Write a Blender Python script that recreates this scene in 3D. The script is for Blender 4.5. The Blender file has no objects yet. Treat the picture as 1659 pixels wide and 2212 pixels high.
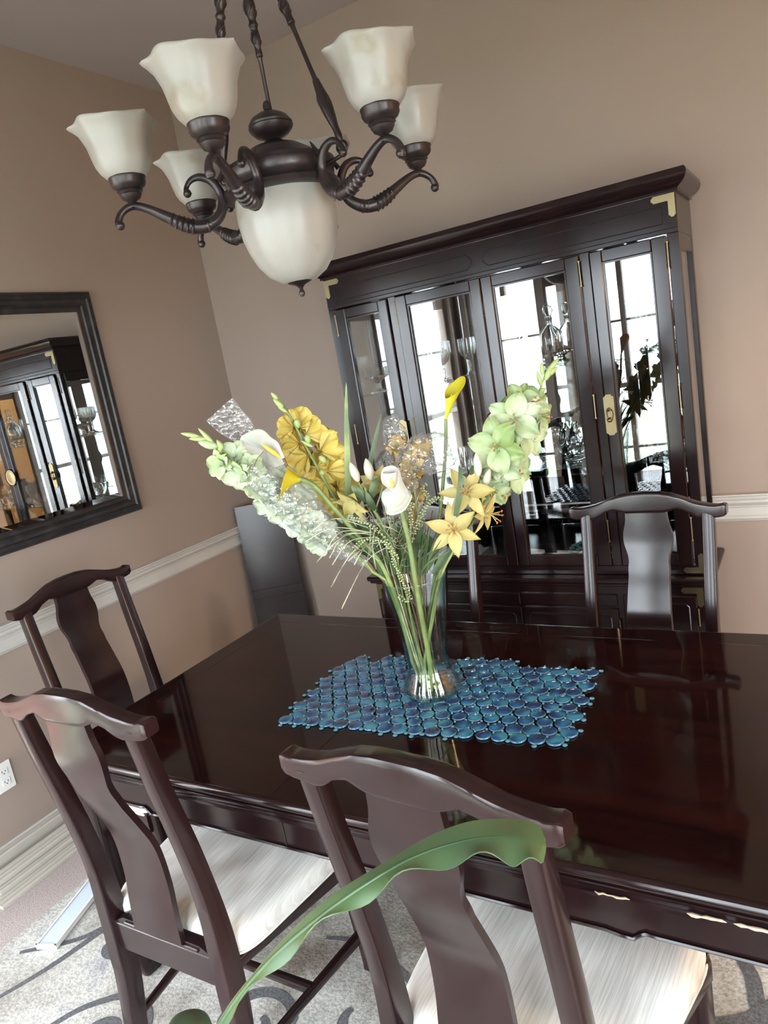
import bpy, math, random
from mathutils import Vector, Matrix, noise
random.seed(7)
PI = math.pi
SC = bpy.context.scene
COL = SC.collection

# ------------------------------------------------------------------ camera
CX, CY, CZ = 2.7804, -3.0807, 1.6674
F = 1553.18
def _rod(r):
    th = math.sqrt(sum(a*a for a in r)); k = [a/th for a in r]
    K = Matrix(((0, -k[2], k[1]), (k[2], 0, -k[0]), (-k[1], k[0], 0)))
    return Matrix.Identity(3) + math.sin(th)*K + (1-math.cos(th))*(K @ K)
ROT = _rod((0.2481, 0.5374, -0.1124)) @ Matrix(((1, 0, 0), (0, 0, -1), (0, 1, 0)))
CAMP = Vector((CX, CY, CZ))
cd = bpy.data.cameras.new('camera'); cam = bpy.data.objects.new('camera', cd); COL.objects.link(cam)
cd.sensor_fit = 'HORIZONTAL'; cd.sensor_width = 36; cd.lens = F/1659*36; cd.clip_start = 0.02; cd.clip_end = 200
M3 = Matrix((ROT[0], -ROT[1], -ROT[2])).transposed()
cam.matrix_world = Matrix.Translation(CAMP) @ M3.to_4x4()
SC.camera = cam
VIEWR = Vector((0.848, 0.530, 0)); VIEWF = Vector((-0.530, 0.848, 0))

# ------------------------------------------------------------------ world, exposure
SC.view_settings.view_transform = 'Standard'; SC.view_settings.look = 'None'
SC.view_settings.gamma = 1; SC.view_settings.use_curve_mapping = False
SC.view_settings.exposure = 0.32
W = bpy.data.worlds.new('sky'); SC.world = W; W.use_nodes = True
nt = W.node_tree; nt.nodes.clear()
o = nt.nodes.new('ShaderNodeOutputWorld'); bg = nt.nodes.new('ShaderNodeBackground')
bg.inputs[0].default_value = (0.86, 0.93, 1.0, 1); bg.inputs[1].default_value = 19.0
nt.links.new(bg.outputs[0], o.inputs[0])
def portal(name, loc, rot, sx, sy):
    l = bpy.data.lights.new(name, 'AREA'); l.shape = 'RECTANGLE'; l.size = sx; l.size_y = sy
    l.cycles.is_portal = True
    ob = bpy.data.objects.new(name, l); COL.objects.link(ob); ob.location = loc; ob.rotation_euler = rot
    return ob
RX1, RY0, RZ1 = 4.7, -3.85, 3.173          # room extents: x 0..RX1, y RY0..0
WINS_FRONT = [(0.12, 0.80), (1.12, 1.80), (2.12, 2.80), (3.50, 4.25)]   # x ranges of the front windows
WZ0, WZ1 = 0.06, 2.18
WIN_LEFT = (-3.70, -2.45)
WIN_RIGHT_ADDED = (-3.78, -2.50)  # added unseen window, lets in daylight for the low left wall and seats
for a, b in WINS_FRONT:
    portal('window_portal', ((a+b)/2, RY0-0.12, (WZ0+WZ1)/2), (PI/2, 0, 0), b-a, WZ1-WZ0)
portal('window_portal', (-0.12, sum(WIN_LEFT)/2, (WZ0+WZ1)/2), (PI/2, 0, -PI/2), WIN_LEFT[1]-WIN_LEFT[0], WZ1-WZ0)
portal('window_portal', (RX1+.14, sum(WIN_RIGHT_ADDED)/2, (WZ0+WZ1)/2), (PI/2, 0, PI/2), WIN_RIGHT_ADDED[1]-WIN_RIGHT_ADDED[0], WZ1-WZ0)
# warm ceiling lamp of the room through the opening on the right
wl = bpy.data.lights.new('kitchen_lamp_light', 'POINT'); wl.energy = 14; wl.color = (1.0, 0.58, 0.28); wl.shadow_soft_size = 0.12
wo = bpy.data.objects.new('kitchen_lamp_light', wl); COL.objects.link(wo); wo.location = (5.05, -.95, 1.95)

wl2 = bpy.data.lights.new('kitchen_ceiling_light', 'POINT'); wl2.energy = 260; wl2.color = (1.0, 0.72, 0.40); wl2.shadow_soft_size = 0.15
wo2 = bpy.data.objects.new('kitchen_ceiling_light', wl2); COL.objects.link(wo2); wo2.location = (6.5, -1.6, 2.9)
# ------------------------------------------------------------------ materials
def mat(name, col=(.5, .5, .5), rough=.5, metal=0.0, **kw):
    m = bpy.data.materials.new(name); m.use_nodes = True
    b = m.node_tree.nodes['Principled BSDF']
    b.inputs['Base Color'].default_value = (*col, 1); b.inputs['Roughness'].default_value = rough
    b.inputs['Metallic'].default_value = metal
    for k, v in kw.items():
        b.inputs[k.replace('_', ' ')].default_value = v
    return m
def nodes(m): return m.node_tree.nodes, m.node_tree.links, m.node_tree.nodes['Principled BSDF']
def ramp_noise(m, stops, scale=5, detail=4, vec=None, stretch=(1, 1, 1), rough=.5, distortion=0, target='Base Color'):
    n, l, b = nodes(m)
    tc = n.new('ShaderNodeTexCoord'); mp = n.new('ShaderNodeMapping'); mp.inputs['Scale'].default_value = stretch
    nz = n.new('ShaderNodeTexNoise'); nz.inputs['Scale'].default_value = scale; nz.inputs['Detail'].default_value = detail
    nz.inputs['Roughness'].default_value = rough; nz.inputs['Distortion'].default_value = distortion
    r = n.new('ShaderNodeValToRGB'); e = r.color_ramp.elements
    while len(e) < len(stops): e.new(.5)
    for i, (p, c) in enumerate(stops): e[i].position = p; e[i].color = (*c, 1)
    l.new(tc.outputs['Object'], mp.inputs[0]); l.new(mp.outputs[0], nz.inputs[0]); l.new(nz.outputs['Fac'], r.inputs[0])
    l.new(r.outputs[0], b.inputs[target]); return r
def bump_noise(m, scale=200, strength=.1, dist=.002, stretch=(1, 1, 1)):
    n, l, b = nodes(m)
    tc = n.new('ShaderNodeTexCoord'); mp = n.new('ShaderNodeMapping'); mp.inputs['Scale'].default_value = stretch
    nz = n.new('ShaderNodeTexNoise'); nz.inputs['Scale'].default_value = scale; nz.inputs['Detail'].default_value = 3
    bp = n.new('ShaderNodeBump'); bp.inputs['Strength'].default_value = strength; bp.inputs['Distance'].default_value = dist
    l.new(tc.outputs['Object'], mp.inputs[0]); l.new(mp.outputs[0], nz.inputs[0]); l.new(nz.outputs['Fac'], bp.inputs['Height'])
    l.new(bp.outputs[0], b.inputs['Normal'])

m_wall = mat('wall_paint', (.34, .262, .218), .75); bump_noise(m_wall, 350, .12, .001)
m_ceil = mat('ceiling_paint', (.40, .35, .335), .85)
m_trim = mat('white_trim_paint', (.56, .53, .49), .35)
m_floor = mat('carpet', (.40, .33, .31), .95)
ramp_noise(m_floor, [(.3, (.38, .31, .29)), (.7, (.56, .48, .455))], 160, 3); bump_noise(m_floor, 260, .5, .004)
m_wood = mat('dark_lacquered_wood', (.03, .012, .012), .16, Specular_IOR_Level=.42)
ramp_noise(m_wood, [(.3, (.007, .0035, .004)), (.7, (.016, .006, .0065))], 6, 5, stretch=(1, 1, .12))
m_chair = mat('chair_wood', (.05, .02, .018), .21, Specular_IOR_Level=.5)
ramp_noise(m_chair, [(.25, (.009, .0045, .0055)), (.75, (.024, .0085, .0085))], 7, 5, stretch=(1, 1, .12))
m_top = mat('table_veneer', (.06, .015, .01), .055, Specular_IOR_Level=.5)
def veneer(m):
    n, l, b = nodes(m)
    tc = n.new('ShaderNodeTexCoord'); mp = n.new('ShaderNodeMapping'); mp.inputs['Scale'].default_value = (.6, 7, 1)
    nz = n.new('ShaderNodeTexNoise'); nz.inputs['Scale'].default_value = 3.2; nz.inputs['Detail'].default_value = 8; nz.inputs['Distortion'].default_value = .6
    r = n.new('ShaderNodeValToRGB'); e = r.color_ramp.elements
    e[0].position = .3; e[0].color = (.006, .002, .002, 1); e[1].position = .8; e[1].color = (.024, .0055, .004, 1)
    l.new(tc.outputs['Object'], mp.inputs[0]); l.new(mp.outputs[0], nz.inputs[0]); l.new(nz.outputs['Fac'], r.inputs[0])
    l.new(r.outputs[0], b.inputs['Base Color'])
veneer(m_top)
m_band = mat('table_crossband', (.03, .009, .008), .055, Specular_IOR_Level=.5)
ramp_noise(m_band, [(.3, (.006, .002, .002)), (.7, (.016, .004, .0035))], 12, 6, stretch=(.4, 3, 1))
m_groove = mat('dark_groove', (.006, .003, .003), .6)
m_brass = mat('antique_brass', (.22, .175, .095), .34, 1.0); bump_noise(m_brass, 60, .1, .001)
m_bronze = mat('bronze_metal', (.045, .028, .028), .36, .35, Coat_Weight=.3, Coat_Roughness=.25)
ramp_noise(m_bronze, [(.35, (.014, .010, .011)), (.7, (.036, .023, .023))], 30, 4)
m_black = mat('black_frame_paint', (.018, .018, .02), .35); ramp_noise(m_black, [(.5, (.012, .012, .013)), (.72, (.035, .033, .033))], 18, 6)
m_mirror = mat('mirror_glass', (.80, .82, .82), .0, 1.0)
m_cmirror = mat('cabinet_mirror', (.46, .48, .48), .015, 1.0)
m_linen = mat('linen_cushion', (.74, .71, .65), .9)
def linen(m):
    n, l, b = nodes(m)
    tc = n.new('ShaderNodeTexCoord'); mp = n.new('ShaderNodeMapping'); mp.inputs['Scale'].default_value = (380, 9, 9)
    nz = n.new('ShaderNodeTexNoise'); nz.inputs['Scale'].default_value = 1.0; nz.inputs['Detail'].default_value = 3
    r = n.new('ShaderNodeValToRGB'); e = r.color_ramp.elements
    e[0].position = .32; e[0].color = (.56, .535, .49, 1); e[1].position = .62; e[1].color = (.74, .715, .67, 1)
    bp = n.new('ShaderNodeBump'); bp.inputs['Strength'].default_value = .35; bp.inputs['Distance'].default_value = .001
    l.new(tc.outputs['Object'], mp.inputs[0]); l.new(mp.outputs[0], nz.inputs[0]); l.new(nz.outputs['Fac'], r.inputs[0])
    l.new(r.outputs[0], b.inputs['Base Color']); l.new(nz.outputs['Fac'], bp.inputs['Height']); l.new(bp.outputs[0], b.inputs['Normal'])
linen(m_linen)
m_shade = mat('alabaster_glass', (.82, .80, .76), .35, Subsurface_Weight=.12, Subsurface_Scale=.01)
ramp_noise(m_shade, [(.0, (.33, .315, .285)), (.60, (.33, .315, .285)), (.68, (.28, .25, .19)), (.76, (.32, .305, .27))], 9, 4)
m_glass = mat('clear_glass', (.97, .99, .99), .0, 0, Transmission_Weight=1.0, IOR=1.46)
m_vase = mat('aqua_tinted_glass', (.80, .93, .92), .02, 0, Transmission_Weight=1.0, IOR=1.42)
bump_noise(m_vase, 40, .10, .002)
def thin_glass(name, c0, c1, base):
    m = bpy.data.materials.new(name); m.use_nodes = True; n, l = m.node_tree.nodes, m.node_tree.links; n.clear()
    out = n.new('ShaderNodeOutputMaterial'); mx = n.new('ShaderNodeMixShader'); t = n.new('ShaderNodeBsdfTransparent'); g = n.new('ShaderNodeBsdfGlossy'); g.inputs['Roughness'].default_value = .02
    lw = n.new('ShaderNodeLayerWeight'); lw.inputs[0].default_value = .5; cr = n.new('ShaderNodeValToRGB'); e = cr.color_ramp.elements
    e[0].position = .35; e[0].color = (*c0, 1); e[1].position = .95; e[1].color = (*c1, 1)
    fr = n.new('ShaderNodeMath'); fr.operation = 'POWER'; fr.inputs[1].default_value = 3.5; lwf = n.new('ShaderNodeLayerWeight'); lwf.inputs[0].default_value = .5; l.new(lwf.outputs['Facing'], fr.inputs[0]); ma = n.new('ShaderNodeMath'); ma.operation = 'MULTIPLY_ADD'; ma.inputs[1].default_value = .9; ma.inputs[2].default_value = base
    nz = n.new('ShaderNodeTexNoise'); nz.inputs['Scale'].default_value = 30; bp = n.new('ShaderNodeBump'); bp.inputs['Strength'].default_value = .10; bp.inputs['Distance'].default_value = .003
    tc = n.new('ShaderNodeTexCoord'); l.new(tc.outputs['Object'], nz.inputs[0]); l.new(nz.outputs['Fac'], bp.inputs['Height']); l.new(bp.outputs[0], g.inputs['Normal']); l.new(bp.outputs[0], lwf.inputs['Normal'])
    l.new(lw.outputs['Facing'], cr.inputs[0]); l.new(cr.outputs[0], t.inputs[0]); l.new(fr.outputs[0], ma.inputs[0]); l.new(ma.outputs[0], mx.inputs[0]); l.new(t.outputs[0], mx.inputs[1]); l.new(g.outputs[0], mx.inputs[2]); l.new(mx.outputs[0], out.inputs[0])
    return m
m_vase = thin_glass('aqua_tinted_thin_glass', (.97, .99, .985), (.48, .72, .72), .05)
m_water = mat('crystal', (.97, .98, .98), .02, 0, Transmission_Weight=1.0, IOR=1.5)
def pane_mat(name, tint, base, gain):
    m = bpy.data.materials.new(name); m.use_nodes = True; n, l = m.node_tree.nodes, m.node_tree.links; n.clear()
    out = n.new('ShaderNodeOutputMaterial'); mx = n.new('ShaderNodeMixShader'); t = n.new('ShaderNodeBsdfTransparent'); g = n.new('ShaderNodeBsdfGlossy')
    fr = n.new('ShaderNodeMath'); fr.operation = 'POWER'; fr.inputs[1].default_value = 4.0; lwf = n.new('ShaderNodeLayerWeight'); lwf.inputs[0].default_value = .5; l.new(lwf.outputs['Facing'], fr.inputs[0])
    ma = n.new('ShaderNodeMath'); ma.operation = 'MULTIPLY_ADD'
    ma.inputs[1].default_value = gain; ma.inputs[2].default_value = base
    t.inputs[0].default_value = (*tint, 1); g.inputs['Roughness'].default_value = 0.0; g.inputs[0].default_value = (1, 1, 1, 1)
    l.new(fr.outputs[0], ma.inputs[0]); l.new(ma.outputs[0], mx.inputs[0]); l.new(t.outputs[0], mx.inputs[1]); l.new(g.outputs[0], mx.inputs[2]); l.new(mx.outputs[0], out.inputs[0])
    return m
m_pane = pane_mat('window_pane_glass', (.97, .98, .98), .04, .9)
m_door_pane = pane_mat('cabinet_pane_glass', (.95, .97, .97), .09, .9)
m_shelf = pane_mat('shelf_glass', (.86, .93, .91), .06, .9)
def film_mat():
    m = bpy.data.materials.new('clear_plastic_film'); m.use_nodes = True; n, l = m.node_tree.nodes, m.node_tree.links; n.clear()
    out = n.new('ShaderNodeOutputMaterial'); mx = n.new('ShaderNodeMixShader'); t = n.new('ShaderNodeBsdfTransparent'); g = n.new('ShaderNodeBsdfPrincipled')
    g.inputs['Base Color'].default_value = (.6, .6, .6, 1); g.inputs['Roughness'].default_value = .05; g.inputs['Metallic'].default_value = .5; vo = n.new('ShaderNodeTexVoronoi'); vo.feature = 'F1'; vo.inputs['Scale'].default_value = 70; tcf = n.new('ShaderNodeTexCoord'); bpf = n.new('ShaderNodeBump'); bpf.inputs['Strength'].default_value = .9; bpf.inputs['Distance'].default_value = .006; l.new(tcf.outputs['Object'], vo.inputs[0]); l.new(vo.outputs['Distance'], bpf.inputs['Height']); l.new(bpf.outputs[0], g.inputs['Normal'])
    fr = n.new('ShaderNodeMath'); fr.operation = 'POWER'; fr.inputs[1].default_value = 2.4; lwf = n.new('ShaderNodeLayerWeight'); lwf.inputs[0].default_value = .5; l.new(bpf.outputs[0], lwf.inputs['Normal']); l.new(lwf.outputs['Facing'], fr.inputs[0])
    ma = n.new('ShaderNodeMath'); ma.operation = 'MULTIPLY_ADD'; ma.inputs[1].default_value = .85; ma.inputs[2].default_value = .17
    t.inputs[0].default_value = (.97, .97, .97, 1)
    l.new(fr.outputs[0], ma.inputs[0]); l.new(ma.outputs[0], mx.inputs[0]); l.new(t.outputs[0], mx.inputs[1]); l.new(g.outputs[0], mx.inputs[2]); l.new(mx.outputs[0], out.inputs[0])
    return m
m_film = film_mat()
def petal(name, c0, c1, sss=.25, scale=14):
    m = mat(name, c0, .5, Subsurface_Weight=sss, Subsurface_Scale=.01)
    ramp_noise(m, [(.3, c0), (.7, c1)], scale, 3); return m
m_pgreen = petal('pale_green_petal', (.22, .31, .09), (.50, .56, .38))
m_pwhite = petal('greenish_white_petal', (.34, .40, .27), (.48, .52, .42))
m_lily = petal('butter_yellow_petal', (.38, .30, .09), (.50, .42, .17))
m_yglad = petal('golden_yellow_petal', (.48, .34, .05), (.64, .50, .13))
m_ycalla = petal('lemon_petal', (.42, .34, .015), (.56, .47, .02))
m_wcalla = petal('white_petal', (.48, .465, .41), (.57, .57, .53))
m_orange = petal('amber_petal', (.46, .29, .08), (.60, .43, .17))
m_bud = petal('ivory_bud', (.40, .39, .28), (.54, .54, .46))
m_stem = mat('green_stem', (.16, .22, .07), .45); ramp_noise(m_stem, [(.3, (.10, .15, .05)), (.7, (.25, .31, .10))], 20, 3)
m_sage = mat('light_green_calyx', (.34, .42, .16), .5)
m_leaf = mat('dark_green_leaf', (.05, .09, .035), .4); ramp_noise(m_leaf, [(.3, (.030, .055, .022)), (.7, (.085, .13, .045))], 16, 3)
m_berry = mat('pale_curl_beads', (.40, .43, .25), .5)
m_wisp = mat('dry_grass', (.36, .36, .22), .6)
ramp_noise(m_wisp, [(.35, (.10, .13, .05)), (.6, (.48, .48, .34))], 22, 2)
m_brown = mat('brown_stem', (.16, .07, .04), .5)
m_anther = mat('rust_anther', (.35, .12, .03), .6)
m_spadix = mat('spadix_yellow', (.80, .52, .07), .6)
m_plant = mat('plant_leaf', (.12, .22, .05), .38, Subsurface_Weight=.1, Subsurface_Scale=.02)
ramp_noise(m_plant, [(.2, (.025, .065, .040)), (.55, (.05, .11, .04)), (.8, (.13, .19, .05))], 5, 4)
m_terra = mat('clay_pot', (.35, .15, .09), .8)
m_soil = mat('soil', (.04, .03, .02), .95)
m_plastic = mat('white_plastic', (.82, .80, .76), .3)
m_strip = mat('pale_blue_film', (.62, .70, .82), .25)
m_slot = mat('dark_slot', (.02, .02, .02), .5)
m_light = mat('ivory_moulding', (.50, .46, .40), .5)
m_brick = mat('brick', (.45, .16, .10), .85)
def brick(m):
    n, l, b = nodes(m); tc = n.new('ShaderNodeTexCoord'); sp = n.new('ShaderNodeSeparateXYZ'); cb = n.new('ShaderNodeCombineXYZ')
    ad = n.new('ShaderNodeMath'); ad.operation = 'ADD'
    br = n.new('ShaderNodeTexBrick'); br.inputs['Color1'].default_value = (.50, .20, .13, 1); br.inputs['Color2'].default_value = (.38, .13, .09, 1)
    br.inputs['Mortar'].default_value = (.72, .68, .62, 1); br.inputs['Scale'].default_value = 1; br.inputs['Brick Width'].default_value = .21; br.inputs['Row Height'].default_value = .075; br.inputs['Mortar Size'].default_value = .008
    l.new(tc.outputs['Object'], sp.inputs[0]); l.new(sp.outputs[0], ad.inputs[0]); l.new(sp.outputs[1], ad.inputs[1]); l.new(ad.outputs[0], cb.inputs[0]); l.new(sp.outputs[2], cb.inputs[1])
    l.new(cb.outputs[0], br.inputs['Vector']); l.new(br.outputs['Color'], b.inputs['Base Color'])
brick(m_brick)
m_bounce_ground = mat('bounce_ground', (.40, .40, .34), .9)  # unseen ground, lightened like paving to bounce light up to the ceiling
ramp_noise(m_bounce_ground, [(.4, (.30, .34, .22)), (.6, (.52, .50, .46))], 1.2, 3)
m_kwall = mat('yellow_wall', (.72, .52, .24), .8)
m_bead = mat('blue_glass_bead', (.10, .30, .50), .08, Transmission_Weight=.2, IOR=1.5, Coat_Weight=1.0)
def bead(m):
    n, l, b = nodes(m)
    lw = n.new('ShaderNodeLayerWeight'); lw.inputs[0].default_value = .35
    oi = n.new('ShaderNodeObjectInfo'); tc = n.new('ShaderNodeTexCoord')
    nz = n.new('ShaderNodeTexNoise'); nz.inputs['Scale'].default_value = 26; nz.inputs['Detail'].default_value = 0; gm = n.new('ShaderNodeNewGeometry')
    r = n.new('ShaderNodeValToRGB'); e = r.color_ramp.elements; e.new(.5)
    e[0].position = .3; e[0].color = (.030, .045, .12, 1); e[1].position = .5; e[1].color = (.030, .12, .31, 1); e[2].position = .68; e[2].color = (.06, .31, .45, 1)
    l.new(gm.outputs['Position'], nz.inputs[0]); l.new(nz.outputs['Fac'], r.inputs[0]); l.new(r.outputs[0], b.inputs['Base Color'])
bead(m_bead)
m_bead2 = mat('small_clear_bead', (.14, .36, .45), .06, Transmission_Weight=.4, IOR=1.45, Coat_Weight=.6)
m_beadrim = mat('bead_rim_glass', (.045, .15, .24), .06, Transmission_Weight=.2, Coat_Weight=1.0)
m_pebble = mat('teal_pebbles', (.05, .16, .17), .1, Coat_Weight=.5)
m_white_china = mat('white_china', (.82, .84, .86), .12)
m_darkvase = mat('dark_pottery', (.02, .02, .022), .2)

def rugmat():
    m = mat('patterned_rug', (.5, .5, .48), .95); n, l, b = nodes(m)
    tc = n.new('ShaderNodeTexCoord')
    nz = n.new('ShaderNodeTexNoise'); nz.inputs['Scale'].default_value = 2.6; nz.inputs['Detail'].default_value = 7; nz.inputs['Roughness'].default_value = .62
    r = n.new('ShaderNodeValToRGB'); e = r.color_ramp.elements; e.new(.5); e.new(.6)
    for i, (p, c) in enumerate([(.34, (.24, .20, .165)), (.44, (.44, .42, .38)), (.57, (.62, .61, .57)), (.70, (.33, .34, .385))]): e[i].position = p; e[i].color = (*c, 1)
    nf = n.new('ShaderNodeTexNoise'); nf.inputs['Scale'].default_value = 120; nf.inputs['Detail'].default_value = 3
    rf = n.new('ShaderNodeValToRGB'); rf.color_ramp.elements[0].position = .35; rf.color_ramp.elements[0].color = (.55, .54, .52, 1); rf.color_ramp.elements[1].position = .6; rf.color_ramp.elements[1].color = (1, 1, 1, 1)
    mm = n.new('ShaderNodeMix'); mm.data_type = 'RGBA'; mm.blend_type = 'MULTIPLY'; mm.inputs[0].default_value = .75
    l.new(tc.outputs['Object'], nz.inputs[0]); l.new(nz.outputs['Fac'], r.inputs[0])
    l.new(tc.outputs['Object'], nf.inputs[0]); l.new(nf.outputs['Fac'], rf.inputs[0])
    l.new(r.outputs[0], mm.inputs[6]); l.new(rf.outputs[0], mm.inputs[7]); l.new(mm.outputs[2], b.inputs['Base Color'])
    bp = n.new('ShaderNodeBump'); bp.inputs['Strength'].default_value = .6; bp.inputs['Distance'].default_value = .004
    l.new(nf.outputs['Fac'], bp.inputs['Height']); l.new(bp.outputs[0], b.inputs['Normal'])
    return m
m_rug = rugmat()
m_swirl = mat('charcoal_pile', (.10, .10, .105), .95); ramp_noise(m_swirl, [(.3, (.06, .06, .062)), (.7, (.16, .16, .17))], 150, 3)

# ------------------------------------------------------------------ mesh helpers
INVASE = [False]
VX, VY, VZ = 1.852, -1.505, .7685
class MB:
    def __init__(s): s.v = []; s.f = []; s.m = []; s.cur = 0
    def add(s, vs, fs):
        o_ = len(s.v); s.v += [tuple(v) for v in vs]; s.f += [tuple(i+o_ for i in f) for f in fs]; s.m += [s.cur]*len(fs); return s
    def box(s, x0, x1, y0, y1, z0, z1, b=0.0, mtx=None):
        if b <= 0:
            vs = [(x, y, z) for x in (x0, x1) for y in (y0, y1) for z in (z0, z1)]
            fs = [(0, 1, 3, 2), (4, 6, 7, 5), (0, 4, 5, 1), (2, 3, 7, 6), (0, 2, 6, 4), (1, 5, 7, 3)]
        else:
            b = min(b, (x1-x0)*.49, (y1-y0)*.49, (z1-z0)*.49)
            vs = []; fs = []
            def ring(z, i): return [(x0+i+b if False else x0+i, y0+b, z), (x0+b, y0+i, z), (x1-b, y0+i, z), (x1-i, y0+b, z), (x1-i, y1-b, z), (x1-b, y1-i, z), (x0+b, y1-i, z), (x0+i, y1-b, z)]
            r0 = [(x0+b, y0+b, z0), (x1-b, y0+b, z0), (x1-b, y1-b, z0), (x0+b, y1-b, z0)]
            r3 = [(x0+b, y0+b, z1), (x1-b, y0+b, z1), (x1-b, y1-b, z1), (x0+b, y1-b, z1)]
            vs = ring(z0+b, 0) + ring(z1-b, 0) + r0 + r3
            for i in range(8): j = (i+1) % 8; fs.append((i, j, 8+j, 8+i))
            B, T = 16, 20
            fs.append((B, B+3, B+2, B+1)); fs.append((T, T+1, T+2, T+3))
            cor = [(0, 1), (2, 3), (4, 5), (6, 7)]
            for k, (a, c) in enumerate(cor):
                fs.append((a, B+k, c)); fs.append((8+a, 8+c, T+k))
            ed = [(1, 2, 0, 1), (3, 4, 1, 2), (5, 6, 2, 3), (7, 0, 3, 0)]
            for a, c, p, q in ed:
                fs.append((a, B+p, B+q, c)); fs.append((8+a, 8+c, T+q, T+p))
        if mtx is not None: vs = [mtx @ Vector(v) for v in vs]
        return s.add(vs, fs)
    def tube(s, pts, rad, n=8, cap=True, sq=None, up=None):
        pts = [Vector(p) for p in pts]
        if INVASE[0]:      # stems stay inside the glass below the rim
            q_ = []
            for a_, b_ in zip(pts, pts[1:]):
                k_ = max(1, int((b_-a_).length/.02)) if not hasattr(rad, '__len__') else 1
                q_ += [a_.lerp(b_, j_/k_) for j_ in range(k_)]
            pts = q_+[pts[-1]]
            for p_ in pts:
                h_ = p_.z-VZ
                if h_ < .345:
                    rm = lerp_tab([(0, .052), (.05, .050), (.08, .044), (.13, .047), (.23, .056), (.32, .072), (.345, .078)], h_); v_ = Vector((p_.x-VX, p_.y-VY)); L_ = v_.length
                    if L_ > rm and L_ < .16: p_.x = VX+v_.x*rm/L_; p_.y = VY+v_.y*rm/L_
        N = len(pts)
        if not hasattr(rad, '__len__'): rad = [rad]*N
        t0 = (pts[1]-pts[0]).normalized(); a = Vector(up) if up else Vector((0, 0, 1))
        if abs(t0.dot(a)) > .95: a = Vector((1, 0, 0))
        vs = []; fs = []; side = t0.cross(a).normalized()
        for i, p in enumerate(pts):
            t = (pts[min(i+1, N-1)]-pts[max(i-1, 0)]).normalized()
            side = (side - t*side.dot(t)).normalized(); u = side.cross(t).normalized()
            r = rad[i]; rs, ru = (r if hasattr(r, '__len__') else (r, r))
            for k in range(n):
                an = 2*PI*k/n + (PI/4 if sq else 0); c, sn = math.cos(an), math.sin(an)
                if sq:
                    e = sq; c = math.copysign(abs(c)**e, c); sn = math.copysign(abs(sn)**e, sn)
                vs.append(p + side*(rs*c) + u*(ru*sn))
        for i in range(N-1):
            for k in range(n):
                k2 = (k+1) % n; fs.append((i*n+k, i*n+k2, (i+1)*n+k2, (i+1)*n+k))
        if cap: fs.append(tuple(range(n-1, -1, -1))); fs.append(tuple((N-1)*n+k for k in range(n)))
        return s.add(vs, fs)
    def lathe(s, prof, n=32, c=(0, 0, 0), axis=None, mod=None, capb=False, capt=False):
        q = Vector((0, 0, 1)).rotation_difference(Vector(axis).normalized()) if axis is not None else None
        vs = []; fs = []; c = Vector(c)
        for i, (r, z) in enumerate(prof):
            for k in range(n):
                an = 2*PI*k/n; rr, zz = (r, z)
                if mod: rr, zz = mod(r, z, an, i)
                v = Vector((rr*math.cos(an), rr*math.sin(an), zz))
                if q: v = q @ v
                vs.append(c+v)
        m_ = len(prof)
        for i in range(m_-1):
            for k in range(n):
                k2 = (k+1) % n; fs.append((i*n+k, i*n+k2, (i+1)*n+k2, (i+1)*n+k))
        if capb: fs.append(tuple(range(n-1, -1, -1)))
        if capt: fs.append(tuple((m_-1)*n+k for k in range(n)))
        return s.add(vs, fs)
    def sphere(s, c, r, n=12, mm=8, sc=(1, 1, 1), axis=None):
        pr = [(max(1e-4, r*math.sin(PI*i/mm))*sc[0], -r*math.cos(PI*i/mm)*sc[2]) for i in range(mm+1)]
        return s.lathe(pr, n, c, axis)
    def prism(s, poly, a, b, plane='xz'):
        # extrude a 2D polygon between a and b on the third axis
        N = len(poly)
        def P(p, t): return {'xz': (p[0], t, p[1]), 'xy': (p[0], p[1], t), 'yz': (t, p[0], p[1])}[plane]
        vs = [P(p, a) for p in poly]+[P(p, b) for p in poly]
        fs = [tuple(range(N)), tuple(range(2*N-1, N-1, -1))]+[(i, (i+1) % N, N+(i+1) % N, N+i) for i in range(N)]
        return s.add(vs, fs)
    def grid(s, fn, nu, nv, th=0.0, closed_u=False):
        # surface fn(u,v) u,v in 0..1 ; th gives thickness through normals
        P = [[Vector(fn(i/nu, j/nv)) for j in range(nv+1)] for i in range(nu+1)]
        idx = lambda i, j: i*(nv+1)+j
        vs = [p for row in P for p in row]; fs = [(idx(i, j), idx(i+1, j), idx(i+1, j+1), idx(i, j+1)) for i in range(nu) for j in range(nv)]
        if th:
            N = []
            for i in range(nu+1):
                for j in range(nv+1):
                    du = P[min(i+1, nu)][j]-P[max(i-1, 0)][j]; dv = P[i][min(j+1, nv)]-P[i][max(j-1, 0)]
                    nn = du.cross(dv); N.append(nn.normalized() if nn.length > 1e-12 else Vector((0, 0, 1)))
            L = len(vs); vs2 = [v - n_*th for v, n_ in zip(vs, N)]
            fs2 = [tuple(L+i for i in reversed(f)) for f in fs]
            bd = [idx(i, 0) for i in range(nu)]+[idx(nu, j) for j in range(nv)]+[idx(i, nv) for i in range(nu, 0, -1)]+[idx(0, j) for j in range(nv, 0, -1)]
            rim = [(bd[k], L+bd[k], L+bd[(k+1) % len(bd)], bd[(k+1) % len(bd)]) for k in range(len(bd))]
            vs = vs+vs2; fs = fs+fs2+rim
        return s.add(vs, fs)
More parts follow.
